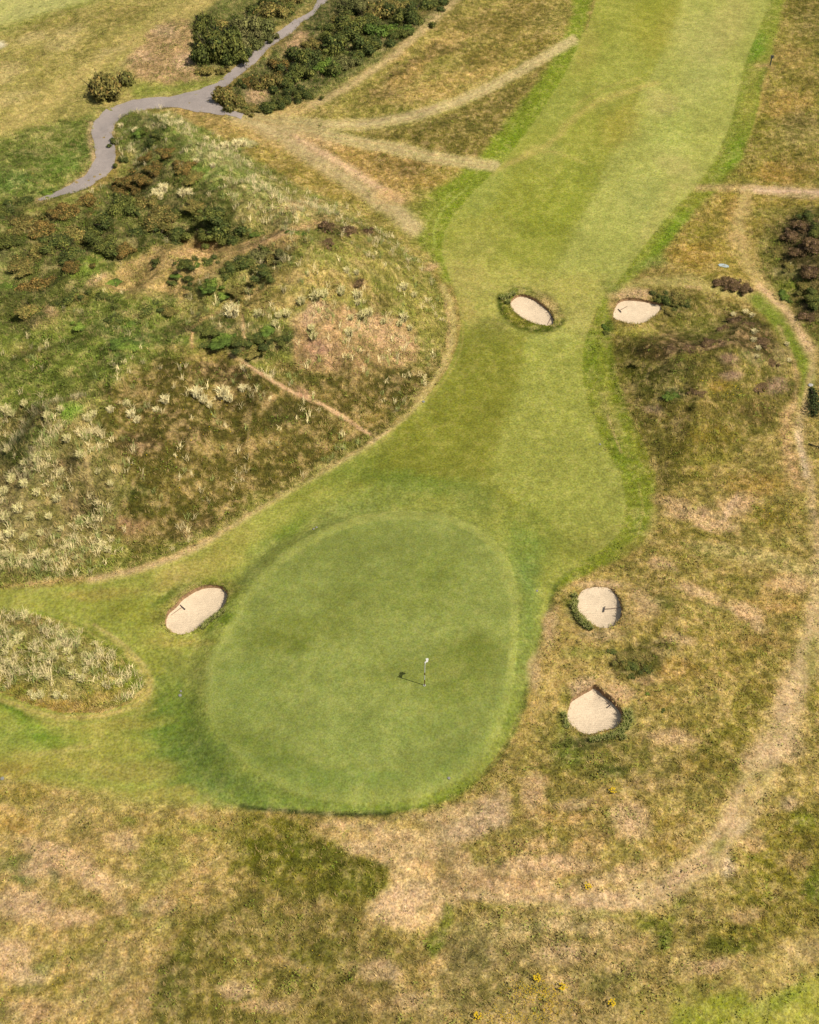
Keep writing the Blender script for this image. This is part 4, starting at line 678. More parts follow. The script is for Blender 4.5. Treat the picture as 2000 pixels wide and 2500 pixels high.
gxx, gyy = np.meshgrid(np.arange(pw[:, 0].min(), pw[:, 0].max(), .5), np.arange(pw[:, 1].min(), pw[:, 1].max(), .5))
gxx = gxx.ravel(); gyy = gyy.ravel(); inn = poly_sd(gxx, gyy, pw) > .25
allp = dens_ + list(zip(gxx[inn], gyy[inn]))
vo, eo, fo, *_ = delaunay_2d_cdt([Vector(p) for p in allp], [], [list(range(len(dens_)))], 1, 1e-4)
vx = np.array([v[0] for v in vo]); vy = np.array([v[1] for v in vo])
path = new_mesh('path', np.stack([vx, vy, height(vx, vy) + .035], 1), np.array(fo), M_path, smooth=True); path['kind'] = 'structure'

# ------------------------------------------------------------------ bunkers
BL = {'front_centre': 'sand bunker alone in the middle of the fairway neck', 'far_right': 'pale sand bunker with dark shrub on its right bank', 'left': 'long kidney shaped sand bunker left of the green',
      'upper_right': 'round sand bunker on the right of the green, the upper of two', 'lower_right': 'sand bunker fringed with long grass, lowest one right of the green'}
bfloor = {}; fringe_jobs = []
def nearest_tint(x, y):
    i = np.clip(np.searchsorted(gx, x), 0, NX - 1); j = np.clip(np.searchsorted(gy, y), 0, NY - 1); return j * NX + i
for k_, (q, dpt) in bunk_world.items():
    # densify
    pts = []
    for i in range(len(q)):
        a, b = q[i], q[(i + 1) % len(q)]; n = max(1, int(np.hypot(*(b - a)) / .09))
        pts += [a + (b - a) * t / n for t in range(n)]
    pts = np.array(pts); n = len(pts); c = pts.mean(0); zt = height(pts[:, 0], pts[:, 1]); zc = zt.mean()
    e = empty('sand_bunker', (c[0], c[1], zc), BL[k_], 'bunker', 'sand bunkers around the hole')
    loc = np.array([c[0], c[1], zc])
    nrm = np.roll(pts, -1, 0) - np.roll(pts, 1, 0); nrm = np.stack([nrm[:, 1], -nrm[:, 0]], 1); nrm /= np.linalg.norm(nrm, axis=1)[:, None]
    if ((pts - c) * nrm).sum() < 0: nrm = -nrm
    jag = (vnoise(np.arange(n) * .45, np.zeros(n), 5) - .5)
    # wall rings from the lip down
    # bank faces: steep on the far and right hand side, softer on the side nearest the camera
    steep = .06 + .22 * np.clip(-nrm[:, 1], 0, 1)
    vs = []; zfl = zc - dpt + (zt - zc) * .35
    for t, inn_, in [(0, -.02), (.3, .02), (.65, .35), (1, 1.0)]:
        o_ = pts - nrm * (inn_ * steep + .03 * jag * (t > 0))[:, None]
        vs.append(np.column_stack([o_, zt * (1 - t) + zfl * t + .02 * (t == 0)]))
    ring_end = vs[-1].copy()
    wv = np.concatenate(vs) - loc
    fs = [(r * n + i, r * n + (i + 1) % n, (r + 1) * n + (i + 1) % n, (r + 1) * n + i) for r in range(3) for i in range(n)]
    wt = lin((178,142,104)) / KREF * (1 + .8 * (rng.random((len(wv), 1)) - .5)) * np.ones(3)
    w = new_mesh('turf_wall', wv, np.array(fs), M_wall, wt, e, smooth=False)
    # sand dish
    rings = 14; vv = []; ff = []
    for r in range(rings):
        s_ = 1 - r / rings; p2 = c + (ring_end[:, :2] - c) * s_ + 0
        if r == 0: p2 = ring_end[:, :2] + nrm * .02
        dish = -.14 * (1 - s_ ** 3) + .05 * (fbm(p2[:, 0], p2[:, 1], .8, 3, 7) - .5) * (1 if r else 0)
        vv.append(np.column_stack([p2, zc - dpt + (ring_end[:, 2] - zc + dpt) * s_ ** 2 + dish + .01]))
    vv.append(np.array([[c[0], c[1], zc - dpt - .14]]))
    sv_ = np.concatenate(vv)
    ff = [(r * n + i, r * n + (i + 1) % n, (r + 1) * n + (i + 1) % n, (r + 1) * n + i) for r in range(rings - 1) for i in range(n)]
    ff += [((rings - 1) * n + i, (rings - 1) * n + (i + 1) % n, rings * n) for i in range(n)]
    sd = new_mesh('sand', sv_ - loc, ff, M_sand, None, e, smooth=True)
    # overhanging turf lip
    o1 = pts - nrm * (.035 + .06 * jag)[:, None]; o2 = pts + nrm * .05; o3 = pts + nrm * .2
    lv = np.concatenate([np.column_stack([o1, zt - .03]), np.column_stack([o2, height(o2[:, 0], o2[:, 1]) + .035]), np.column_stack([o3, height(o3[:, 0], o3[:, 1]) - .015])])
    lf = np.array([(r * n + i, r * n + (i + 1) % n, (r + 1) * n + (i + 1) % n, (r + 1) * n + i) for r in range(2) for i in range(n)])
    idx = nearest_tint(np.concatenate([o3[:, 0]] * 3), np.concatenate([o3[:, 1]] * 3))
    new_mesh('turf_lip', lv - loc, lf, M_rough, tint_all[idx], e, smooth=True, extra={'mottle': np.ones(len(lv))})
    bfloor[k_] = zc - dpt - .10
    nf_ = int(n * 3.2); fi = rng.integers(0, n, nf_); off = rng.normal(.05, .07, nf_); fr = pts[fi] + nrm[fi] * off[:, None] + rng.normal(0, .04, (nf_, 2))
    far_ = nrm[fi, 1] > .2
    fh = rng.uniform(.05, .13, nf_) + np.where(nrm[fi, 1] < -.2, rng.uniform(0, .16, nf_), 0) * (vnoise(fi * .08, fi * 0., 3) > .4)
    fringe_jobs.append((k_, e, loc, fr, fh, idx[fi]))
# ------------------------------------------------------------------ grass as one mesh of blades
ZG = Z.reshape(NY, NX); _gy, _gx = np.gradient(ZG, gy, gx); NRM = np.stack([-_gx.ravel(), -_gy.ravel(), np.ones(NX * NY)], 1); NRM /= np.linalg.norm(NRM, axis=1)[:, None]
NRM[:, :2] *= 1.15
def hfast(x, y):
    i = np.clip(np.searchsorted(gx, x) - 1, 0, NX - 2); j = np.clip(np.searchsorted(gy, y) - 1, 0, NY - 2)
    fx = (x - gx[i]) / (gx[i + 1] - gx[i]); fy = (y - gy[j]) / (gy[j + 1] - gy[j])
    return (ZG[j, i] * (1 - fx) + ZG[j, i + 1] * fx) * (1 - fy) + (ZG[j + 1, i] * (1 - fx) + ZG[j + 1, i + 1] * fx) * fy
def sample(x, y):
    i = np.clip(np.searchsorted(gx, x), 0, NX - 1); j = np.clip(np.searchsorted(gy, y), 0, NY - 1)
    return j * NX + i
bpoly = list(bunk_world.values())
def scatter(n, u0=-220, u1=2220, v0=-60, v1=2600):
    """uniform on the ground inside a window round what the photo shows"""
    x = rng.uniform(-60, 60, n * 3); y = rng.uniform(15, 150, n * 3)
    z = hfast(x, y); u, v, d = project(x, y, z)
    ok = (u > u0) & (u < u1) & (v > v0) & (v < v1)
    sp_ = ok & (y > 88) & (x < 0); ok[sp_] &= ~(poly_sd(x[sp_], y[sp_], pw) > .07)
    for q, _ in bpoly: 
        s_ = ok & (np.abs(x - q[:, 0].mean()) < 6) & (np.abs(y - q[:, 1].mean()) < 6)
        ok[s_] &= poly_sd(x[s_], y[s_], q) < -.05
    x, y, z, u, v = x[ok][:n], y[ok][:n], z[ok][:n], u[ok][:n], v[ok][:n]
    return x, y, z, u, v
def blades(x, y, z, h, w, lean, az, nb, spread, seg=1):
    """nb blades per tuft; returns verts, tris, tuft index of each vertex, tip flag"""
    N = len(x); b = np.repeat(np.arange(N), nb); M = len(b)
    a = rng.uniform(0, 2 * np.pi, M); r = spread[b] * np.sqrt(rng.random(M))
    bx = x[b] + r * np.cos(a); by = y[b] + r * np.sin(a); hb = h[b] * rng.uniform(.55, 1.15, M)
    la = np.where(rng.random(M) < .55, az[b] + rng.normal(0, .6, M), a); ll = lean[b] * rng.uniform(.4, 1.3, M) * hb
    tx = bx + ll * np.cos(la); ty = by + ll * np.sin(la); wa = rng.uniform(0, np.pi, M); ww = w[b] * rng.uniform(.7, 1.3, M)
    dx, dy = ww * np.cos(wa), ww * np.sin(wa); z0 = z[b] - .03
    if seg == 1:
        V_ = np.stack([np.stack([bx - dx, by - dy, z0], 1), np.stack([bx + dx, by + dy, z0], 1), np.stack([tx, ty, z[b] + hb * np.sqrt(np.clip(1 - (lean[b] * .5) ** 2, .2, 1))], 1)], 1).reshape(-1, 3)
        F_ = np.arange(3 * M).reshape(-1, 3); ti = np.repeat(b, 3); tip = np.tile([0, 0, 1.], M)
    else:
        mx, my = bx + ll * .3 * np.cos(la), by + ll * .3 * np.sin(la); zm = z[b] + hb * .62; ze = z[b] + hb * np.clip(1 - .35 * lean[b], .3, 1)
        V_ = np.stack([np.stack([bx - dx, by - dy, z0], 1), np.stack([bx + dx, by + dy, z0], 1), np.stack([mx - dx * .8, my - dy * .8, zm], 1), np.stack([mx + dx * .8, my + dy * .8, zm], 1), np.stack([tx, ty, ze], 1)], 1).reshape(-1, 3)
        base = np.arange(M)[:, None] * 5
        F_ = np.concatenate([base + [0, 1, 3], base + [0, 3, 2], base + [2, 3, 4]]); ti = np.repeat(b, 5); tip = np.tile([0, 0, .5, .5, 1.], M)
    return V_, F_, ti, tip

def tcol(idx, n, mode):
    base = C[idx, :3].copy(); r = rng.random(n)
    if mode == 'short':
        j = (rng.random((n, 1)) - .5)
        c = base * (1.0 + 1.1 * j)
        s_ = r < .22; c[s_] = .5 * c[s_] + .5 * lin((216, 182, 128)) * rng.uniform(.7, 1.05, (s_.sum(), 1))
        g = r > .80; c[g] = .55 * c[g] + .45 * lin((104, 112, 36)) * rng.uniform(.6, 1.2, (g.sum(), 1))
    return c
for (k_, e_, loc_, fr, fh, fidx) in fringe_jobs:
    fzz = height(fr[:, 0], fr[:, 1]); nf_ = len(fr); fc = C[fidx, :3] * rng.uniform(.55, 1.35, (nf_, 1)); g_ = rng.random(nf_) < .3; fc[g_] = lin((212, 184, 128)) * rng.uniform(.7, 1, (g_.sum(), 1)); g_ = rng.random(nf_) < .3; fc[g_] = lin((100, 108, 44)) * rng.uniform(.7, 1.2, (g_.sum(), 1))
    Vb, Fb, ti, tip = blades(fr[:, 0], fr[:, 1], fzz, fh, np.full(nf_, .012), np.full(nf_, .7), np.full(nf_, 2.0), 6, np.full(nf_, .05))
    new_mesh('grass_fringe', Vb - loc_, Fb, M_grass, np.clip(fc[ti] / KREF, 0, .8), e_, outward=NRM[fidx][ti])
# short and medium rough
x, y, z, u, v = scatter(210000)
ix = sample(x, y); Lh = C[ix, 3]; dn = C[ix, 4]
clump = fbm(x, y, .9, 2, 101)
keep = (rng.random(len(x)) < dn * (.45 + 1.0 * clump)) & (MM[ix] < .5) & (Lh > .05)
x, y, z, ix, Lh = x[keep], y[keep], z[keep], ix[keep], Lh[keep]
n = len(x); h = (.05 + .5 * Lh) * rng.uniform(.45, 1.4, n) * .85
tc_ = tcol(ix, n, 'short')
Vb, Fb, ti, tip = blades(x, y, z, h, .011 + .012 * Lh, .5 + .4 * rng.random(n), 1.2 + 1.6 * fbm(x, y, 7, 2, 141), 8, .06 + .13 * Lh)
o = new_mesh('rough_grass', Vb, Fb, M_grass, np.clip(tc_[ti] / KREF * 1.0, 0, .8), outward=NRM[ix][ti]); tag(o, 'short tufted rough grass mixed straw and green over the dunes', 'grass', kind='stuff')
print('rough tufts', n)
# pale marram stuff on the dunes
x, y, z, u, v = scatter(300000); ix = sample(x, y); cl = fbm(x, y, 1.6, 2, 111)
keep = (rng.random(len(x)) < np.clip(C[ix, 5] - .055, 0, 1) * 1.25 * sstep(.40, .6, cl)) & (MM[ix] < .3)
x, y, z, ix = x[keep], y[keep], z[keep], ix[keep]; n = len(x)
pal = lin((236, 216, 164)) * rng.uniform(.5, 1.1, (n, 1)); g_ = rng.random(n) < .35; pal[g_] = lin((150, 158, 92)) * rng.uniform(.7, 1.1, (g_.sum(), 1))
Vb, Fb, ti, tip = blades(x, y, z, rng.uniform(.35, .7, n), np.full(n, .013), np.full(n, .8), 1.1 + .7 * fbm(x, y, 6, 2, 131), 13, np.full(n, .15), 2)
o = new_mesh('marram_grass', Vb, Fb, M_grass, np.clip(pal[ti] / KREF * 1.1, 0, .8), outward=NRM[ix][ti]); tag(o, 'pale bleached marram grass thinly spread over the dune slopes', 'grass', kind='stuff')
print('marram', n)
# leafy green ground cover
x, y, z, u, v = scatter(210000); ix = sample(x, y); cl = fbm(x, y, 1.3, 2, 121)
keep = (rng.random(len(x)) < C[ix, 6] * sstep(.40, .6, cl) * 1.3) & (MM[ix] < .3)
x, y, z, ix = x[keep], y[keep], z[keep], ix[keep]; n = len(x); nl = 7; b = np.repeat(np.arange(n), nl); M = len(b)
px = x[b] + rng.normal(0, .13, M); py = y[b] + rng.normal(0, .13, M); pz = z[b] + rng.uniform(.02, .26, M); s_ = rng.uniform(.035, .075, M)
ax = rng.normal(0, 1, (M, 3)); ax[:, 2] *= .5; ax /= np.linalg.norm(ax, axis=1)[:, None]; bx_ = np.cross(ax, rng.normal(0, 1, (M, 3))); bx_ /= np.linalg.norm(bx_, axis=1)[:, None]
cc = np.stack([px, py, pz], 1); Vb = np.stack([cc - ax * s_[:, None], cc + bx_ * s_[:, None] * .7, cc + ax * s_[:, None], cc - bx_ * s_[:, None] * .7], 1).reshape(-1, 3)
lc = lin((126, 150, 54)) * rng.uniform(.45, 1.15, (n, 1)); d_ = rng.random(n) < .45; lc[d_] = lin((84, 98, 38)) * rng.uniform(.6, 1.2, (d_.sum(), 1)); lc = lc * .55 + C[ix, :3] * .45
o = new_mesh('leafy_ground_cover', Vb, np.arange(4 * M).reshape(-1, 4), M_grass, np.clip(lc[np.repeat(b, 4)] / KREF, 0, .8), outward=NRM[ix][np.repeat(b, 4)]); tag(o, 'low leafy green plants and brambles creeping over the dune', 'ground cover', kind='stuff')
print('leafy', n)
# yellow flowers scattered in the bottom rough
fx = []
for (cx_, cy_, rx_, ry_, nn) in [(1300,2425,60,24,260),(1250,2490,90,18,220),(1345,2460,22,40,110),(1315,2392,10,8,40),(1400,2440,60,50,22),(1470,1930,60,40,24),(1350,1950,60,60,22),(1500,1880,70,40,14),(1380,2200,200,90,30),(700,2330,260,120,34),(120,2400,110,90,30),(1950,2150,60,60,22),(60,1700,200,40,14),(1790,950,60,50,24),(1900,1260,50,40,20),(520,1080,160,140,26),(200,500,160,60,26)]:
    fx.append(np.column_stack([rng.normal(cx_, rx_ * .6, nn), rng.normal(cy_, ry_ * .6, nn)]))
fp = at_many(np.concatenate(fx)); nf = len(fp); s_ = rng.uniform(.018, .04, nf) * np.clip(fp[:, 1] / 45, .7, 1.4)
fz = fp[:, 2] + rng.uniform(.12, .3, nf)
Vf = []; Ff = []
for i in range(nf):
    o_ = len(Vf); Vf.append((fp[i, 0], fp[i, 1], fz[i] + .02))
    for k_ in range(6):
        t = k_ * math.pi / 3; Vf.append((fp[i, 0] + s_[i] * math.cos(t), fp[i, 1] + s_[i] * math.sin(t), fz[i]))
    Ff += [(o_, o_ + 1 + k_, o_ + 1 + (k_ + 1) % 6) for k_ in range(6)]
o = new_mesh('yellow_flowers', np.array(Vf), np.array(Ff), M_yel); tag(o, 'tiny yellow flower heads dotted through the rough grass', 'flowers', kind='stuff')

# ------------------------------------------------------------------ bush prototypes
def lump_dirs(n): 
    d = rng.normal(0, 1, (n, 3)); d[:, 2] = np.abs(d[:, 2]) * .8; return d / np.linalg.norm(d, axis=1)[:, None]
def make_bush(name, cols, nleaf=4600, flat_=.75, leaf=.052, tips=None, tipfrac=.0, seed=1):
    """unit bush about 1 m in radius: lobes of foliage over woody stems"""
    lr = np.random.default_rng(seed); nl = lr.integers(13, 19)
    cen = np.column_stack([lr.normal(0, .5, nl), lr.normal(0, .44, nl), lr.uniform(.05, .5, nl) * flat_]); rad = lr.uniform(.16, .42, nl)
    cen[0] = (0, 0, .25 * flat_); rad[0] = .5
    lobe = lr.choice(nl, nleaf, p=rad ** 2 / (rad ** 2).sum()); d = lr.normal(0, 1, (nleaf, 3)); d /= np.linalg.norm(d, axis=1)[:, None]
    r = rad[lobe] * (.70 + .42 * lr.random(nleaf) + .3 * (lr.random(nleaf) > .9) * lr.random(nleaf)) * (1 + .25 * (vnoise(d[:, 0] * 3 + lobe, d[:, 1] * 3 + d[:, 2] * 2, 3) - .5))
    p = cen[lobe] + d * r[:, None] * np.array([1, 1, flat_]); ok = p[:, 2] > -.05; p = p[ok]; d = d[ok]; lobe = lobe[ok]; M = len(p)
    s = leaf * lr.uniform(.6, 1.4, M); a = d + lr.normal(0, .6, (M, 3)); a /= np.linalg.norm(a, axis=1)[:, None]
    b = np.cross(a, lr.normal(0, 1, (M, 3))); b /= np.linalg.norm(b, axis=1)[:, None]; c2 = np.cross(a, b)
    V_ = np.stack([p - b * s[:, None], p + c2 * s[:, None] * .6 + a * s[:, None] * .3, p + b * s[:, None], p - c2 * s[:, None] * .6 + a * s[:, None] * .3], 1).reshape(-1, 3)
    lc = np.array([lin(c) for c in cols]); base = lc[lr.integers(0, len(lc), nl)][lobe] * (.6 + .8 * lr.random((M, 1)))
    cn = vnoise(p[:, 0] * 5, p[:, 1] * 5 + p[:, 2] * 4, 9)[:, None]; base = base * (.7 + .6 * cn)
    if tips is not None:
        tm = (lr.random(M) < tipfrac * (.4 + 1.2 * cn[:, 0])) & (d[:, 2] > -.1); base[tm] = lin(tips) * lr.uniform(.6, 1.1, (tm.sum(), 1))
    # inner core so the bush is solid
    e_v = []; e_f = []
    for L_ in range(nl):
        o_ = len(e_v); nu, nv = 8, 5
        for j in range(nv + 1):
            for i in range(nu):
                th = math.pi * j / nv; ph = 2 * math.pi * i / nu
                q = cen[L_] + np.array([math.sin(th) * math.cos(ph), math.sin(th) * math.sin(ph), math.cos(th) * flat_]) * rad[L_] * .74 * lr.uniform(.9, 1.1)
                q[2] = max(q[2], -.15); e_v.append(q)
        e_f += [(o_ + j * nu + i, o_ + j * nu + (i + 1) % nu, o_ + (j + 1) * nu + (i + 1) % nu, o_ + (j + 1) * nu + i) for j in range(nv) for i in range(nu)]
    V2 = np.concatenate([V_, np.array(e_v)]); F2 = np.concatenate([np.arange(4 * M).reshape(-1, 4), np.array(e_f) + 4 * M])
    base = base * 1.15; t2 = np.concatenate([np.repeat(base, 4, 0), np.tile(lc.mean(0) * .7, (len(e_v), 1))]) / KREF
    root = empty(name, (0, 0, 0), '', '')
    fo_ = new_mesh('foliage', V2, F2, M_leaf, np.clip(t2, 0, .7), root, outward=np.concatenate([np.repeat(d, 4, 0), np.tile([0, 0, 1.], (len(e_v), 1))]))
    st = []
    for k_ in range(14):
        t = 2 * math.pi * k_ / 14 + lr.uniform(-.4, .4); rr = lr.uniform(.35, 1.0)
        st.append(tube((.05 * math.cos(t), .05 * math.sin(t), -.2), (rr * math.cos(t), rr * math.sin(t), lr.uniform(.4, .95) * flat_), .03, .007, 4))
    v_, f_ = join(st); new_mesh('stems', v_, f_, M_stem, None, root)
    return root
DKG = [(66,78,38),(78,88,42),(88,94,46)]
protos = {
 'dark': [make_bush('gorse_bush', [(80,90,42),(94,100,46),(108,110,50),(72,82,40)], seed=s, flat_=.75, tips=(138,132,66), tipfrac=.08) for s in (1, 2, 3, 14)],
 'olive': [make_bush('gorse_bush', [(120,114,56),(104,102,50),(134,124,66)], seed=s, flat_=.65, tips=(176,146,82), tipfrac=.16) for s in (4, 5)],
 'orange': [make_bush('gorse_bush', [(112,98,50),(100,94,46),(126,104,54)], seed=s, flat_=.6, tips=(170,134,72), tipfrac=.26) for s in (6, 7)],
 'grey': [make_bush('willow_bush', [(116,114,66),(128,122,76),(104,106,58)], seed=s, flat_=.75) for s in (8, 9)],
 'heath': [make_bush('heather_bush', [(112,90,58),(98,80,50),(126,102,68)], seed=s, flat_=.42, leaf=.045, tips=(160,126,108), tipfrac=.15) for s in (10, 11)],
 'green': [make_bush('bramble_bush', [(108,128,50),(94,114,48),(124,142,58)], seed=s, flat_=.45, leaf=.06) for s in (12, 13)]}
for lst in protos.values():
    for r_ in lst: r_['_proto'] = 1
def copy_tree(o):
    c = o.copy(); col_main.objects.link(c)
    for ch in o.children:
        d = ch.copy(); col_main.objects.link(d); d.parent = c
    if '_proto' in c: del c['_proto']
    return c
ADJ = {'dark': 'dark green gorse bush', 'olive': 'straw tipped gorse bush', 'orange': 'orange seeded gorse bush', 'grey': 'grey willow bush', 'heath': 'brown heather bush', 'green': 'green bramble bush'}
CATN = {'dark': 'gorse bush', 'olive': 'gorse bush', 'orange': 'gorse bush', 'grey': 'willow bush', 'heath': 'heather', 'green': 'bramble'}
# area -> (phrase, group, list of (x, y, r px, kind, height factor))
AREAS = [
 ('in thicket left of the cart path', 'thicket bushes left of the cart path', [(500,62,32,'dark',1.1),(532,125,52,'dark',1.15),(600,72,42,'grey',1.0),(552,70,30,'olive',1),(640,85,30,'grey',.8),(668,28,34,'olive',1),(702,26,26,'dark',.9),(620,28,26,'dark',.9),(575,140,34,'dark',.9),(498,172,20,'olive',.8),(545,172,14,'olive',.8),(590,110,34,'grey',.9),(712,4,20,'olive',.9),(515,92,34,'dark',1.1),(650,5,24,'dark',1)]),
 ('standing alone left of the path bend', 'lone gorse by the path bend', [(258,214,52,'olive',1.15)]),
 ('beside the fork of the cart path', 'gorse beside the path fork', [(562,242,34,'olive',1.1),(545,222,16,'orange',1),(590,205,16,'dark',1)]),
 ('in scrub belt right of cart path', 'scrub belt right of the cart path', [(650,205,32,'olive',1.15),(615,198,22,'orange',.8),(678,160,30,'orange',.8),(725,180,34,'dark',.9),(745,145,40,'dark',.9),(790,160,34,'green',.8),(768,108,22,'olive',.8),(822,110,40,'dark',.9),(806,66,22,'dark',.7),(838,48,28,'olive',.8),(860,70,40,'dark',.8),(905,105,34,'dark',.7),(950,70,40,'green',.8),(1000,40,36,'dark',.8),(930,30,36,'olive',.9),(865,18,32,'grey',.9),(1045,15,28,'dark',.7),(695,245,24,'dark',.7),(655,258,26,'dark',.6),(742,228,26,'dark',.6),(900,50,30,'dark',.8),(980,80,26,'dark',.6),(840,155,28,'grey',.7),(880,130,26,'dark',.6),(700,205,28,'dark',.8),(850,24,24,'dark',.7),(960,15,30,'olive',.7),(610,262,22,'olive',.5)]),
 ('on dune top inside the path bend', 'bushes inside the path bend', [(385,325,26,'dark',.5),(345,320,18,'green',.5),(285,345,16,'dark',.7),(300,385,15,'dark',.7),(365,385,24,'orange',.8),(410,382,24,'orange',.7),(440,405,24,'orange',.8),(385,415,26,'orange',.7),(350,432,26,'orange',.9),(312,446,26,'orange',1.0),(285,458,24,'orange',.9),(340,462,20,'orange',.9),(470,430,24,'olive',.5)]),
 ('in gorse mass below the cart path', 'gorse mass on the dune', [(60,490,30,'dark',.7),(215,490,22,'orange',1),(170,515,30,'orange',.9),(135,520,20,'orange',.7),(300,510,36,'dark',.9),(345,500,30,'olive',.9),(260,535,34,'dark',.8),(385,530,34,'olive',.9),(430,520,24,'dark',.9),(330,575,34,'dark',.9),(380,585,34,'dark',.8),(430,570,30,'dark',.8),(300,605,22,'orange',.9),(262,600,32,'dark',.9),(235,560,30,'dark',.8),(200,575,36,'olive',.8),(150,590,34,'dark',.8),(110,560,32,'orange',.8),(60,545,34,'olive',.7),(20,520,30,'dark',.7),(20,585,32,'dark',.7),(95,620,34,'olive',.8),(180,620,32,'dark',.8),(185,648,22,'orange',.7),(60,650,28,'olive',.6),(100,700,40,'orange',.9),(130,680,24,'orange',.7),(80,750,30,'olive',.6),(20,700,28,'green',.6),(520,520,34,'dark',.8),(540,560,36,'dark',.9),(570,585,26,'dark',.8),(500,565,26,'dark',.8),(590,560,18,'dark',.7),(480,500,22,'olive',.7),(120,470,18,'green',.7),(10,620,22,'grey',.6)]),
 ('dotted on the straw dune hollow', 'small bushes in the straw hollow', [(385,638,12,'dark',.8),(452,642,20,'dark',.8),(510,640,15,'dark',.7),(478,645,10,'green',.7),(435,668,12,'green',.6),(462,680,16,'dark',.7),(425,690,12,'dark',.7),(458,702,10,'dark',.6),(270,688,16,'green',.5)]),
 ('on the long ridge across the dune', 'bushes on the dune ridge', [(640,625,34,'grey',.8),(600,640,30,'dark',.8),(560,660,24,'dark',.7),(670,645,30,'olive',.7),(700,630,24,'grey',.6),(655,665,24,'dark',.6),(515,692,22,'green',.9),(498,700,14,'dark',.8),(545,715,18,'green',.6),(590,700,24,'olive',.5),(250,718,18,'dark',.6),(170,728,20,'dark',.7),(205,722,20,'olive',.6),(135,738,16,'dark',.7),(630,565,14,'green',.6),(725,575,16,'green',.6)]),
 ('on the dune above the footpath', 'low scrub above the footpath', [(510,800,26,'dark',.4),(545,815,30,'green',.45),(500,835,22,'dark',.4),(585,830,24,'dark',.4),(625,820,26,'dark',.45),(650,795,22,'green',.5),(690,820,22,'dark',.4),(610,850,22,'olive',.35),(285,775,24,'dark',.4),(320,795,26,'green',.4),(360,755,22,'dark',.4),(410,752,20,'olive',.4),(200,790,22,'green',.4),(310,840,26,'green',.35)]),
 ("on the dune's upper right shoulder", 'burnt heather on the dune shoulder', [(802,555,18,'heath',1.5),(840,566,20,'heath',1.5),(895,568,20,'heath',.8),(790,598,18,'heath',.7),(872,688,16,'heath',1.0)]),
 ('beside the far right bunker', 'shrubs beside the far right bunker', [(1622,728,22,'dark',.7),(1650,722,22,'olive',.7),(1668,735,18,'dark',.6),(1632,752,20,'olive',.5),(1610,715,14,'olive',.5),(1480,798,10,'green',.8),(1478,812,8,'dark',.8)]),
 ('forming a cushion by the little blue cover', 'heather cushion right of the fairway', [(1765,686,22,'heath',.9),(1790,692,26,'heath',1.0),(1815,702,20,'heath',.9)]),
 ("on bank at the photo's right edge", 'bushes on the right hand bank', [(1935,570,26,'heath',1.0),(1965,555,26,'heath',1.1),(1995,560,26,'dark',.8),(1990,600,28,'heath',1.2),(1960,610,24,'heath',.8),(1990,660,28,'heath',1.1),(1965,700,22,'olive',.6),(1990,730,28,'dark',.8),(1975,770,24,'heath',1),(1975,527,18,'dark',.8),(1900,610,18,'olive',.5),(1930,650,16,'olive',.5),(1920,720,18,'green',.5)]),
 ('on round mound right of the approach', 'heather on the right mound', [(1800,780,20,'heath',.7),(1770,800,20,'heath',.7),(1830,790,18,'heath',.7),(1740,835,20,'heath',.6),(1850,830,20,'heath',.6),(1690,850,20,'heath',.6),(1880,880,20,'heath',.6),(1640,850,18,'heath',.5),(1560,880,16,'olive',.5),(1850,940,18,'heath',.5),(1640,965,16,'green',.4),(1700,950,18,'heath',.4)]),
 ('in dark scrub above the lowest bunker', 'low scrub above the lowest bunker', [(1520,1605,18,'olive',.5),(1545,1620,16,'dark',.4),(1560,1600,16,'olive',.4),(1500,1588,12,'dark',.4),(1580,1630,14,'dark',.4),(1540,1645,10,'dark',.5),(1582,1690,8,'green',.7),(1620,1730,7,'dark',.6)]),
]
def _o(n): return '%d%s' % (n, 'th' if 10 <= n % 100 <= 20 else {1: 'st', 2: 'nd', 3: 'rd'}.get(n % 10, 'th'))
ORD = ['leftmost'] + ['%s from left' % _o(i) for i in range(2, 60)]
first = set(); bush_count = 0
for phrase, group, items in AREAS:
    items = sorted(items)
    bykind = {}
    for it in items: bykind.setdefault(it[3], []).append(it)
    for kd, lst in bykind.items():
        for n_, (px_, py_, rp, _, hf) in enumerate(lst):
            s_, fs_ = pscale(px_, py_); xw, yw, zw = at(px_, py_ + rp * .25); sz = rp / s_ * 1.02
            pr = random.choice(protos[kd])
            if pr.name in first: o = copy_tree(pr)
            else: o = pr; first.add(pr.name); del o['_proto']
            o.location = (xw, yw, zw - .03); o.scale = (sz * 1.12, sz * random.uniform(1.0, 1.3), sz * hf * (1.45 if py_ < 280 else 1.1)); o.rotation_euler = (0, 0, random.uniform(0, 6.28))
            if len(items) == 1: lab = 'large olive gorse bush ' + phrase
            elif len(lst) == 1: lab = 'the only %s %s' % (ADJ[kd], phrase)
            else: lab = '%s, %s %s' % (ADJ[kd], ORD[n_], phrase)
            tag(o, lab, CATN[kd], group); bush_count += 1
for lst in protos.values():
    for r_ in lst:
        if '_proto' in r_:
            for ch in list(r_.children): bpy.data.objects.remove(ch)
            bpy.data.objects.remove(r_)
print('bushes', bush_count)

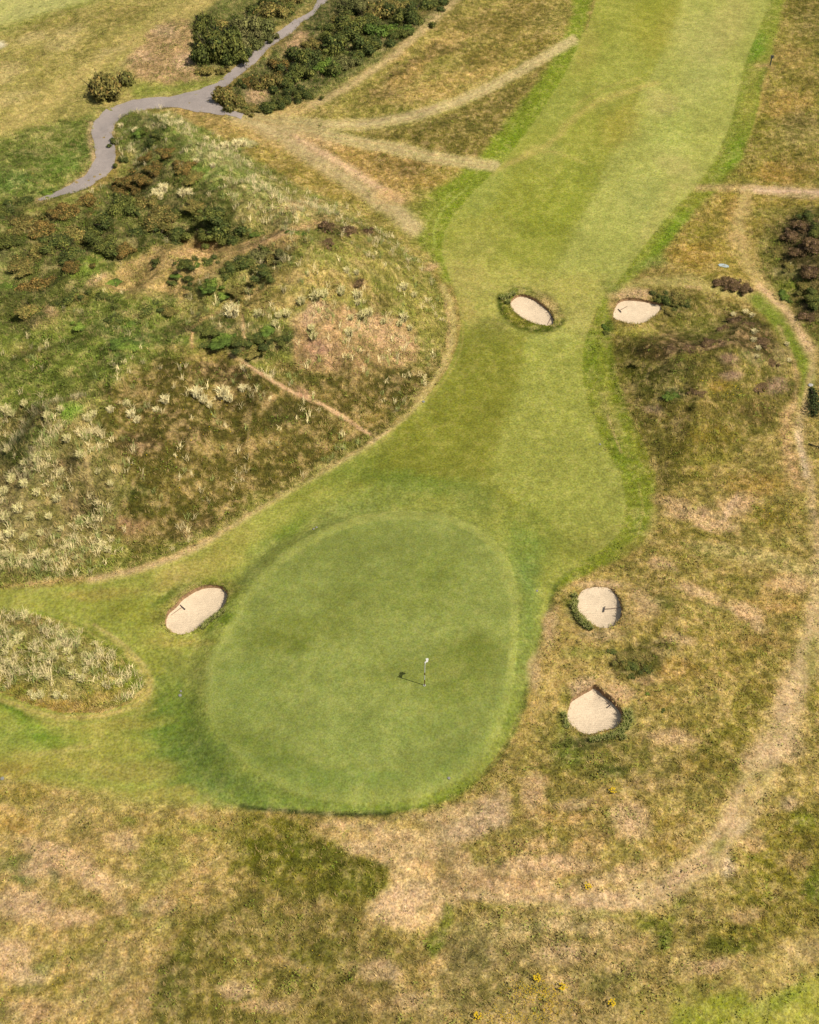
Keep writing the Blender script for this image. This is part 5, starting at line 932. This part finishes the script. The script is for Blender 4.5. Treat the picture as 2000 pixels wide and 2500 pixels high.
# narrow dark shrub added in place of a shadowed hollow, right edge
xw, yw, zw = at(1986, 985)
sh = empty('shade_shrub', (xw, yw, zw), 'narrow near black juniper shrub standing for a shadowed hollow beside the track at right edge', 'shade')
N = 1500; t = rng.random(N); yy = (t - .5) * 3.4; wd = .42 * (1 - t ** 1.5) + .10; pp = np.column_stack([rng.normal(0, 1, N) * wd * .5, yy, np.abs(rng.normal(0, 1, N)) * wd * 1.0 + .05])
pp[:, 0] += .25 * np.sin(yy * 1.3); pp = pp[:, [0, 1, 2]]; pp[:, 1] *= -1
pp = np.column_stack([pp[:, 0] , -pp[:, 1], pp[:, 2]])
a = rng.normal(0, 1, (N, 3)); a /= np.linalg.norm(a, axis=1)[:, None]; b = np.cross(a, rng.normal(0, 1, (N, 3))); b /= np.linalg.norm(b, axis=1)[:, None]
Vj = np.stack([pp - a * .06, pp + b * .05, pp + a * .06, pp - b * .05], 1).reshape(-1, 3)
new_mesh('foliage', Vj, np.arange(4 * N).reshape(-1, 4), M_leaf, np.repeat(lin((84,94,50)) / KREF * rng.uniform(.5, 1.2, (N, 1)), 4, 0), sh, outward=np.tile([-.3, -.2, 1.], (4 * N, 1)))
v_, f_ = join([tube((0, -1.2, 0), (0, 1.2, .5), .05, .02, 5), tube((0, 0, 0), (.2, .6, .5), .04, .015, 5)]); new_mesh('stems', v_, f_, M_stem, None, sh)

# ------------------------------------------------------------------ marram clumps that stand out
def make_clump(cols, nb=170, lean=.85, seed=0, h=1.0, sp=.40):
    lr = np.random.default_rng(seed); r = sp * np.sqrt(lr.random(nb)); a = lr.uniform(0, 6.283, nb); bx, by = r * np.cos(a), r * np.sin(a)
    hb = h * lr.uniform(.55, 1.1, nb) * (1 - .35 * (r / sp) ** 2); la = np.where(lr.random(nb) < .5, 1.3 + lr.normal(0, .5, nb), a); ll = lean * hb * lr.uniform(.2, .9, nb)
    wa = lr.uniform(0, 3.14, nb); w = .024; V_ = []; F_ = []; T_ = []
    pc = [lin(c) for c in cols]
    for i in range(nb):
        dx, dy = w * math.cos(wa[i]), w * math.sin(wa[i]); o_ = len(V_); m1, m2 = .12, .5
        V_ += [(bx[i] - dx, by[i] - dy, -.06), (bx[i] + dx, by[i] + dy, -.06)]
        for (f1, hz, ws) in ((.1, .5, .9), (.45, .85, .7)):
            qx, qy = bx[i] + ll[i] * f1 * math.cos(la[i]), by[i] + ll[i] * f1 * math.sin(la[i]); V_ += [(qx - dx * ws, qy - dy * ws, hb[i] * hz), (qx + dx * ws, qy + dy * ws, hb[i] * hz)]
        V_.append((bx[i] + ll[i] * math.cos(la[i]), by[i] + ll[i] * math.sin(la[i]), hb[i] * .86))
        F_ += [(o_, o_ + 1, o_ + 3, o_ + 2), (o_ + 2, o_ + 3, o_ + 5, o_ + 4), (o_ + 4, o_ + 5, o_ + 6)]
        c = pc[lr.integers(0, len(pc))] * lr.uniform(.6, 1.15); T_ += [c * .9] * 4 + [c] * 3
    return np.array(V_), F_, np.array(T_) / KREF
PALE = [(255,240,188),(246,228,172),(226,204,148)]; MIX = [(246,230,174),(200,196,122),(226,208,150)]; GRN = [(138,142,74),(108,120,54),(178,172,112)]
cl_proto = {}
for nm_, cs in (('pale', PALE), ('mix', MIX), ('green', GRN)):
    cl_proto[nm_] = []
    for s_ in range(3):
        v_, f_, t_ = make_clump(cs, seed=20 + s_ + len(nm_)); o = new_mesh('marram_tussock', v_, f_, M_marram, t_); o['_proto'] = 1; cl_proto[nm_].append(o)
CL_AREAS = [
 ('on the rust brown heath of the dune', 'marram tussocks on the brown heath', [(404,975,13),(482,958,16),(497,975,12),(545,960,18),(560,972,12),(593,948,11),(380,1000,8),(512,990,8),(320,1010,12),(335,1025,10),(270,1000,10)], 'pale'),
 ('on the sandy shoulder of the dune', 'marram tussocks on the sandy shoulder', [(770,722,16),(790,718,12),(832,712,12),(870,720,14),(872,738,10),(735,735,12),(700,765,12),(880,770,15),(900,762,13),(856,775,9),(760,800,10),(765,820,12),(985,775,14),(975,790,10),(935,785,9),(850,812,14),(680,770,10),(672,790,10),(985,700,12),(1010,720,9),(845,660,9),(870,665,8),(630,765,12),(1000,800,9)], 'mix'),
 ('above the hollow, standing by the small sandy track', 'large white tussock', [(568,762,21)], 'pale'),
 ('on the small mound left of the green', 'marram tussocks on the small mound', [(62,1500,12),(45,1560,14),(25,1575,12),(15,1590,11),(55,1552,10),(150,1548,12),(140,1575,13),(165,1590,12),(130,1600,12),(105,1605,11),(175,1610,10),(190,1570,10),(205,1600,10),(240,1600,9),(180,1645,13),(200,1655,12),(210,1635,9),(120,1650,10),(100,1695,12),(140,1695,12),(85,1700,10),(160,1700,9),(20,1615,11),(60,1640,8),(255,1668,8),(90,1585,9),(230,1570,8),(75,1690,9)], 'mix'),
 ('on the steep dune slope inside the path bend', 'marram tussocks inside the path bend', [(402,288,10),(440,305,9),(330,318,9),(296,308,9),(550,358,14),(578,352,13),(595,352,10),(525,368,12),(505,340,8),(520,405,8),(480,395,8),(400,460,14),(390,478,12),(380,470,10),(445,472,12),(462,468,9),(372,482,9),(470,478,8)], 'pale'),
 ('among the rank grass at the lower left of the dune', 'marram tussocks at the lower left of the dune', [(18,1000,14),(30,1010,10),(60,985,10),(115,1015,10),(150,1000,10),(165,1070,12),(215,1020,12),(230,1010,10),(20,1100,10),(90,1120,12),(60,1130,10),(150,1150,10),(195,1110,11),(30,1170,13),(60,1180,12),(10,1200,14),(90,1200,12),(140,1215,13),(45,1240,14),(15,1260,14),(75,1260,12),(120,1260,10),(25,1300,14),(60,1310,12),(100,1300,10),(150,1290,9),(15,1350,12),(50,1360,10),(115,1350,11),(125,1370,9),(250,1330,12),(265,1340,11),(185,1360,8),(270,1180,9),(240,1150,9),(310,985,10)], 'mix'),
 ('on top of the right hand mound', 'marram tussocks on the right mound', [(1835,770,8),(1820,762,8),(1840,810,9),(1838,830,8),(1850,850,8),(1845,870,7),(1790,768,7),(1920,840,7),(1925,880,7)], 'pale'),
 ("over the lowest bunker's lower right rim", 'long grass on the lowest bunker', [(1532,1742,9),(1534,1758,9),(1528,1772,9),(1515,1786,9),(1495,1795,9),(1478,1800,8),(1460,1803,7),(1520,1800,7),(1445,1806,7)], 'green'),
 ("over the round bunker's lower left rim", 'dark grass on the upper right bunker', [(1404,1470,7),(1401,1480,8),(1405,1495,8),(1412,1507,8),(1422,1518,9),(1432,1527,8),(1440,1532,7),(1402,1455,7)], 'green'),
 ("over the left bunker's lower right rim", 'pale grass on the left bunker', [(545,1492,6),(536,1500,6),(526,1506,6),(505,1522,6),(497,1530,6),(516,1514,5)], 'green'),
 ('on the left rim of the lowest bunker', 'grass on the left rim of the lowest bunker', [(1376,1745,7),(1380,1760,6),(1384,1772,6)], 'green'),
 ("on the neck bunker's upper left rim", 'rim grass on the neck bunker', [(1241,724,7),(1240,738,6),(1252,718,6),(1228,728,6)], 'green'),
]
CADJ = {'pale': 'bleached white marram tussock', 'mix': 'straw coloured marram tussock', 'green': 'arching green grass tuft'}
firstc = set(); nc = 0
for phrase, group, items, kd in CL_AREAS:
    items = sorted(items)
    for n_, (px_, py_, rp) in enumerate(items):
        s_, fs_ = pscale(px_, py_); xw, yw, zw = at(px_, py_ + rp * .4); sz = rp / s_ * 1.15
        pr = random.choice(cl_proto[kd]); 
        if pr.name in firstc:
            o = pr.copy(); col_main.objects.link(o)
        else: o = pr; firstc.add(pr.name); del o['_proto']
        if '_proto' in o: del o['_proto']
        o.location = (xw, yw, zw); kk = 1.45 if kd == 'green' else 1.0; o.scale = (sz * 1.5 * kk, sz * 1.5 * kk, sz * 1.25 * kk); o.rotation_euler = (0, 0, random.uniform(-.7, .7))
        lab = ('%s %s' % (CADJ[kd], phrase)) if len(items) == 1 else (('%s, %s %s' % (CADJ[kd], ORD[n_], phrase)) if len(items) <= 12 else '%s %s' % (CADJ[kd], phrase))
        tag(o, lab, 'grass tussock', group); nc += 1
for lst in cl_proto.values():
    for o in lst:
        if '_proto' in o: bpy.data.objects.remove(o)
print('clumps', nc)

# ------------------------------------------------------------------ flag and hole
fx_, fy_, fz_ = at(1036.5, 1673)
PH = 2.45
fl = empty('flagstick', (fx_, fy_, fz_), 'tall banded flagstick with small white flag standing in the hole on the green', 'golf flag')
bands = [(.02, .62, M_red), (.62, 1.12, M_white), (1.12, 1.38, M_red), (1.38, PH, M_white)]
me_parts = []
v_, f_ = [], []; mats_ = []
po = None
for (a_, b_, mm) in bands:
    tv, tf = tube((0, 0, a_), (0, 0, b_), .027, n=10); o_ = len(v_); v_ += [tuple(p) for p in tv]; f_ += [tuple(i + o_ for i in q) for q in tf]; mats_ += [0 if mm is M_white else 1] * len(tf)
po = new_mesh('pole', v_, f_, M_white, None, fl); po.data.materials.append(M_red); po.data.polygons.foreach_set('material_index', mats_)
ball = tube((0, 0, PH), (0, 0, PH + .05), .04, .012, 8); new_mesh('knob', *ball, M_white, None, fl)
nu, nv = 12, 8; fv = []; ff = []
fdir = Vector((.34, .94, 0)).normalized(); side = Vector((fdir.y, -fdir.x, 0))
for side_s in (1, -1):
    for j in range(nv + 1):
        for i in range(nu + 1):
            t = i / nu; w_ = .08 * math.sin(t * 7 + j * .25) * t; p = fdir * (.03 + t * .42) + side * (w_ + side_s * .003); fv.append((p.x, p.y, PH - .02 - j / nv * .33 - t * .10 * t))
for s2 in range(2):
    o_ = s2 * (nu + 1) * (nv + 1)
    ff += [(o_ + j * (nu + 1) + i, o_ + j * (nu + 1) + i + 1, o_ + (j + 1) * (nu + 1) + i + 1, o_ + (j + 1) * (nu + 1) + i) for j in range(nv) for i in range(nu)]
new_mesh('flag', fv, ff, M_flag, None, fl, smooth=True)
# cup
cv, cf = [], []
nn = 20
for (r_, z_) in ((.054, .012), (.075, .014), (.080, .004), (.054, -.02)):
    cv += [(r_ * math.cos(2 * math.pi * i / nn), r_ * math.sin(2 * math.pi * i / nn), z_) for i in range(nn)]
for (a_, b_) in ((0, 1), (1, 2), (0, 3)): cf += [(a_ * nn + i, a_ * nn + (i + 1) % nn, b_ * nn + (i + 1) % nn, b_ * nn + i) for i in range(nn)]
cf.append(tuple(3 * nn + i for i in range(nn)))
cup = new_mesh('hole_cup', cv, cf, M_white); cup.location = (fx_, fy_, fz_ + .004); tag(cup, 'white rimmed hole at the foot of the flagstick', 'golf hole')

# ------------------------------------------------------------------ rakes
def rake(bk, head, hang, end, label, tilt=0.0):
    """head: photo pixel of the centre of the rake head; hang: head direction pixel offset; end: handle end pixel"""
    zf = None; q, dpt = bunk_world[bk]
    zf = bfloor[bk] + .05
    hx, hy = flat(*head, zf); ex, ey = flat(*end, zf + tilt); ax_, ay_ = flat(head[0] + hang[0], head[1] + hang[1], zf)
    hv = Vector((ax_ - hx, ay_ - hy, 0)).normalized(); handle = Vector((ex - hx, ey - hy, 0)); Lr = handle.length
    e = empty('bunker_rake', (hx, hy, zf), label, 'rake', 'bunker rakes')
    hw = max(.24, Vector((ax_ - hx, ay_ - hy)).length)
    ang = math.atan2(hv.y, hv.x)
    parts = [boxm((0, 0, .04), (hw * 2, .06, .035), ang)]
    hd = handle.normalized()
    new_mesh('head', *join(parts), M_rake, None, e)
    teeth = []
    for k_ in range(13):
        t = (k_ / 12 - .5) * hw * 1.9; teeth.append(tube((hv.x * t, hv.y * t, .04), (hv.x * t, hv.y * t, -.05), .012, .005, 5))
    new_mesh('teeth', *join(teeth), M_rake, None, e)
    new_mesh('handle', *tube((0, 0, .06), (handle.x, handle.y, .03 + tilt), .019, .016, 8), M_handle, None, e)
rake('left', (446, 1483), (6.5, 5.5), (417, 1503), 'rake lying on the sand of the kidney shaped left bunker')
rake('upper_right', (1475.5, 1488), (1.4, -6), (1514, 1484), 'rake with its handle reaching the right rim of the round bunker', .1)
rake('lower_right', (1489, 1723), (7, -5.5), (1461, 1698), 'rake lying near the shaded right side of the lowest bunker')
rake('far_right', (1513, 759), (3.5, 3.2), (1532, 748), 'small looking rake in the far right bunker beside the shrubs')
rake('front_centre', (1346, 776), (2.2, -3.5), (1337, 793), 'rake at the right end of the bunker in the fairway neck')

# ------------------------------------------------------------------ sprinkler heads, post, stone, cover
def disc(name, r, h, m, n=14):
    v_ = []; 
    for (rr, zz) in ((r * 1.05, -.02), (r, h * .8), (r * .8, h), (r * .3, h * 1.1)): v_ += [(rr * math.cos(2 * math.pi * i / n), rr * math.sin(2 * math.pi * i / n), zz) for i in range(n)]
    f_ = [(a * n + i, a * n + (i + 1) % n, (a + 1) * n + (i + 1) % n, (a + 1) * n + i) for a in range(3) for i in range(n)] + [tuple(3 * n + i for i in range(n))]
    return new_mesh(name, v_, f_, m)
SP = [((440, 1698), 'grey sprinkler cap in the turf left of the green, lower of a pair', .13), ((442, 1688), 'grey sprinkler cap in the turf left of the green, upper of a pair', .08), ((1096, 1900), 'grey sprinkler cap near the bottom edge of the green', .11),
      ((1311, 1443), 'grey sprinkler cap between the green and the round bunker', .10), ((766, 1292), 'pale sprinkler cap at the upper left fringe, left of a pair', .09), ((773, 1288), 'pale sprinkler cap at the upper left fringe, right of a pair', .09),
      ((1465, 1085), 'pale sprinkler cap on the right edge of the approach', .10), ((6, 1901), 'grey sprinkler cap at the left edge of the photo', .14), ((1034, 981), 'grey sprinkler cap at the foot of the big dune', .14)]
for (p_, lb, r_) in SP:
    o = disc('sprinkler_cap', r_ * .8, .05, M_metal); xw, yw, zw = at(*p_); o.location = (xw, yw, zw + .005); tag(o, lb, 'sprinkler', 'sprinkler caps')
xw, yw, zw = at(1880, 160); po = empty('marker_post', (xw, yw, zw), 'short grey marker post beside the right edge of the fairway', 'post')
new_mesh('post', *tube((0, 0, -.05), (0, 0, 1.0), .07, n=6), M_post, None, po); new_mesh('sign_plate', *boxm((0, -.05, 1.02), (.34, .06, .36)), M_post, None, po)
xw, yw, zw = at(1766, 650); bm_v = []; nn = 18
for (rs, zz) in ((1, 0), (.97, .05), (.9, .065)): bm_v += [(.50 * rs * math.cos(2 * math.pi * i / nn) * (1 + .16 * math.sin(3 * i)), .24 * rs * math.sin(2 * math.pi * i / nn), zz) for i in range(nn)]
o = new_mesh('valve_cover', bm_v, [(a * nn + i, a * nn + (i + 1) % nn, (a + 1) * nn + (i + 1) % nn, (a + 1) * nn + i) for a in range(2) for i in range(nn)] + [tuple(2 * nn + i for i in range(nn))], M_blue)
o.location = (xw, yw, zw + .03); o.rotation_euler = (.12, .05, -.2); tag(o, 'small pale blue cover lying in the rough right of the fairway', 'cover')
def rock(px_, py_, r_, label, m=M_stone):
    lr = np.random.default_rng(int(px_)); v_ = []; f_ = []; nu, nv = 9, 5
    for j in range(nv + 1):
        for i in range(nu):
            th = math.pi * j / nv; ph = 2 * math.pi * i / nu; k_ = r_ * lr.uniform(.8, 1.15); v_.append((math.sin(th) * math.cos(ph) * k_ * 1.3, math.sin(th) * math.sin(ph) * k_, math.cos(th) * k_ * .5))
    f_ = [(j * nu + i, (j + 1) * nu + i, (j + 1) * nu + (i + 1) % nu, j * nu + (i + 1) % nu) for j in range(nv) for i in range(nu)]
    o = new_mesh('stone', v_, f_, m); xw, yw, zw = at(px_, py_); o.location = (xw, yw, zw + r_ * .15); tag(o, label, 'stone')
rock(1979, 941, .2, 'pale flat stone beside the narrow dark juniper shrub')
xw, yw, zw = at(1992, 1092); v_, f_ = join([tube((-.5, .3, .1), (.5, -.4, .16), .05, .035, 6), tube((.1, -.1, .14), (.4, .15, .3), .025, .01, 5)])
o = new_mesh('fallen_branch', v_, f_, mat('dark_bark', (58,54,36))); o.location = (xw, yw, zw); tag(o, 'dark fallen branch lying on straw grass at the right edge', 'branch')
# ragwort plants with golden heads
RW = [((1312, 2392), 'ragwort plant with a round golden head, topmost near the bottom edge'), ((1374, 2412), 'ragwort with orange yellow flowers right of the main golden patch'), ((1492, 2450), 'lone yellow ragwort between dark tufts near the bottom edge'), ((1432, 2168), 'small ragwort on straw grass above the grassy hollow'), ((1494, 1936), 'bright yellow ragwort patch below the lowest bunker'), ((1166, 2486), 'yellow ragwort at the bottom edge, leftmost of the golden ones')]
def ragwort():
    r_ = empty('ragwort_plant', (0, 0, 0), '', ''); v_, f_ = [], []; st = []
    for k_ in range(16):
        a_ = random.uniform(0, 6.28); q = .22 * math.sqrt(random.random()); st.append(tube((q * .3 * math.cos(a_), q * .3 * math.sin(a_), 0), (q * math.cos(a_), q * math.sin(a_), .4), .008, .006, 4)); o_ = len(v_); s_ = .045
        v_.append((q * math.cos(a_), q * math.sin(a_), .43)); v_ += [(q * math.cos(a_) + s_ * math.cos(t), q * math.sin(a_) + s_ * math.sin(t), .405) for t in np.linspace(0, 2 * math.pi, 7)[:-1]]; f_ += [(o_, o_ + 1 + i, o_ + 1 + (i + 1) % 6) for i in range(6)]
    new_mesh('stems', *join(st), mat('green_stem', (96,110,50)), None, r_); new_mesh('flower_heads', v_, f_, M_yel, None, r_); return r_
rp_ = ragwort()
for i, (p_, lb) in enumerate(RW):
    o = rp_ if i == 0 else copy_tree(rp_); xw, yw, zw = at(*p_); o.location = (xw, yw, zw); o.scale = (1, 1, .7); o.rotation_euler = (0, 0, i * 1.1); tag(o, lb, 'ragwort', 'golden ragwort plants')
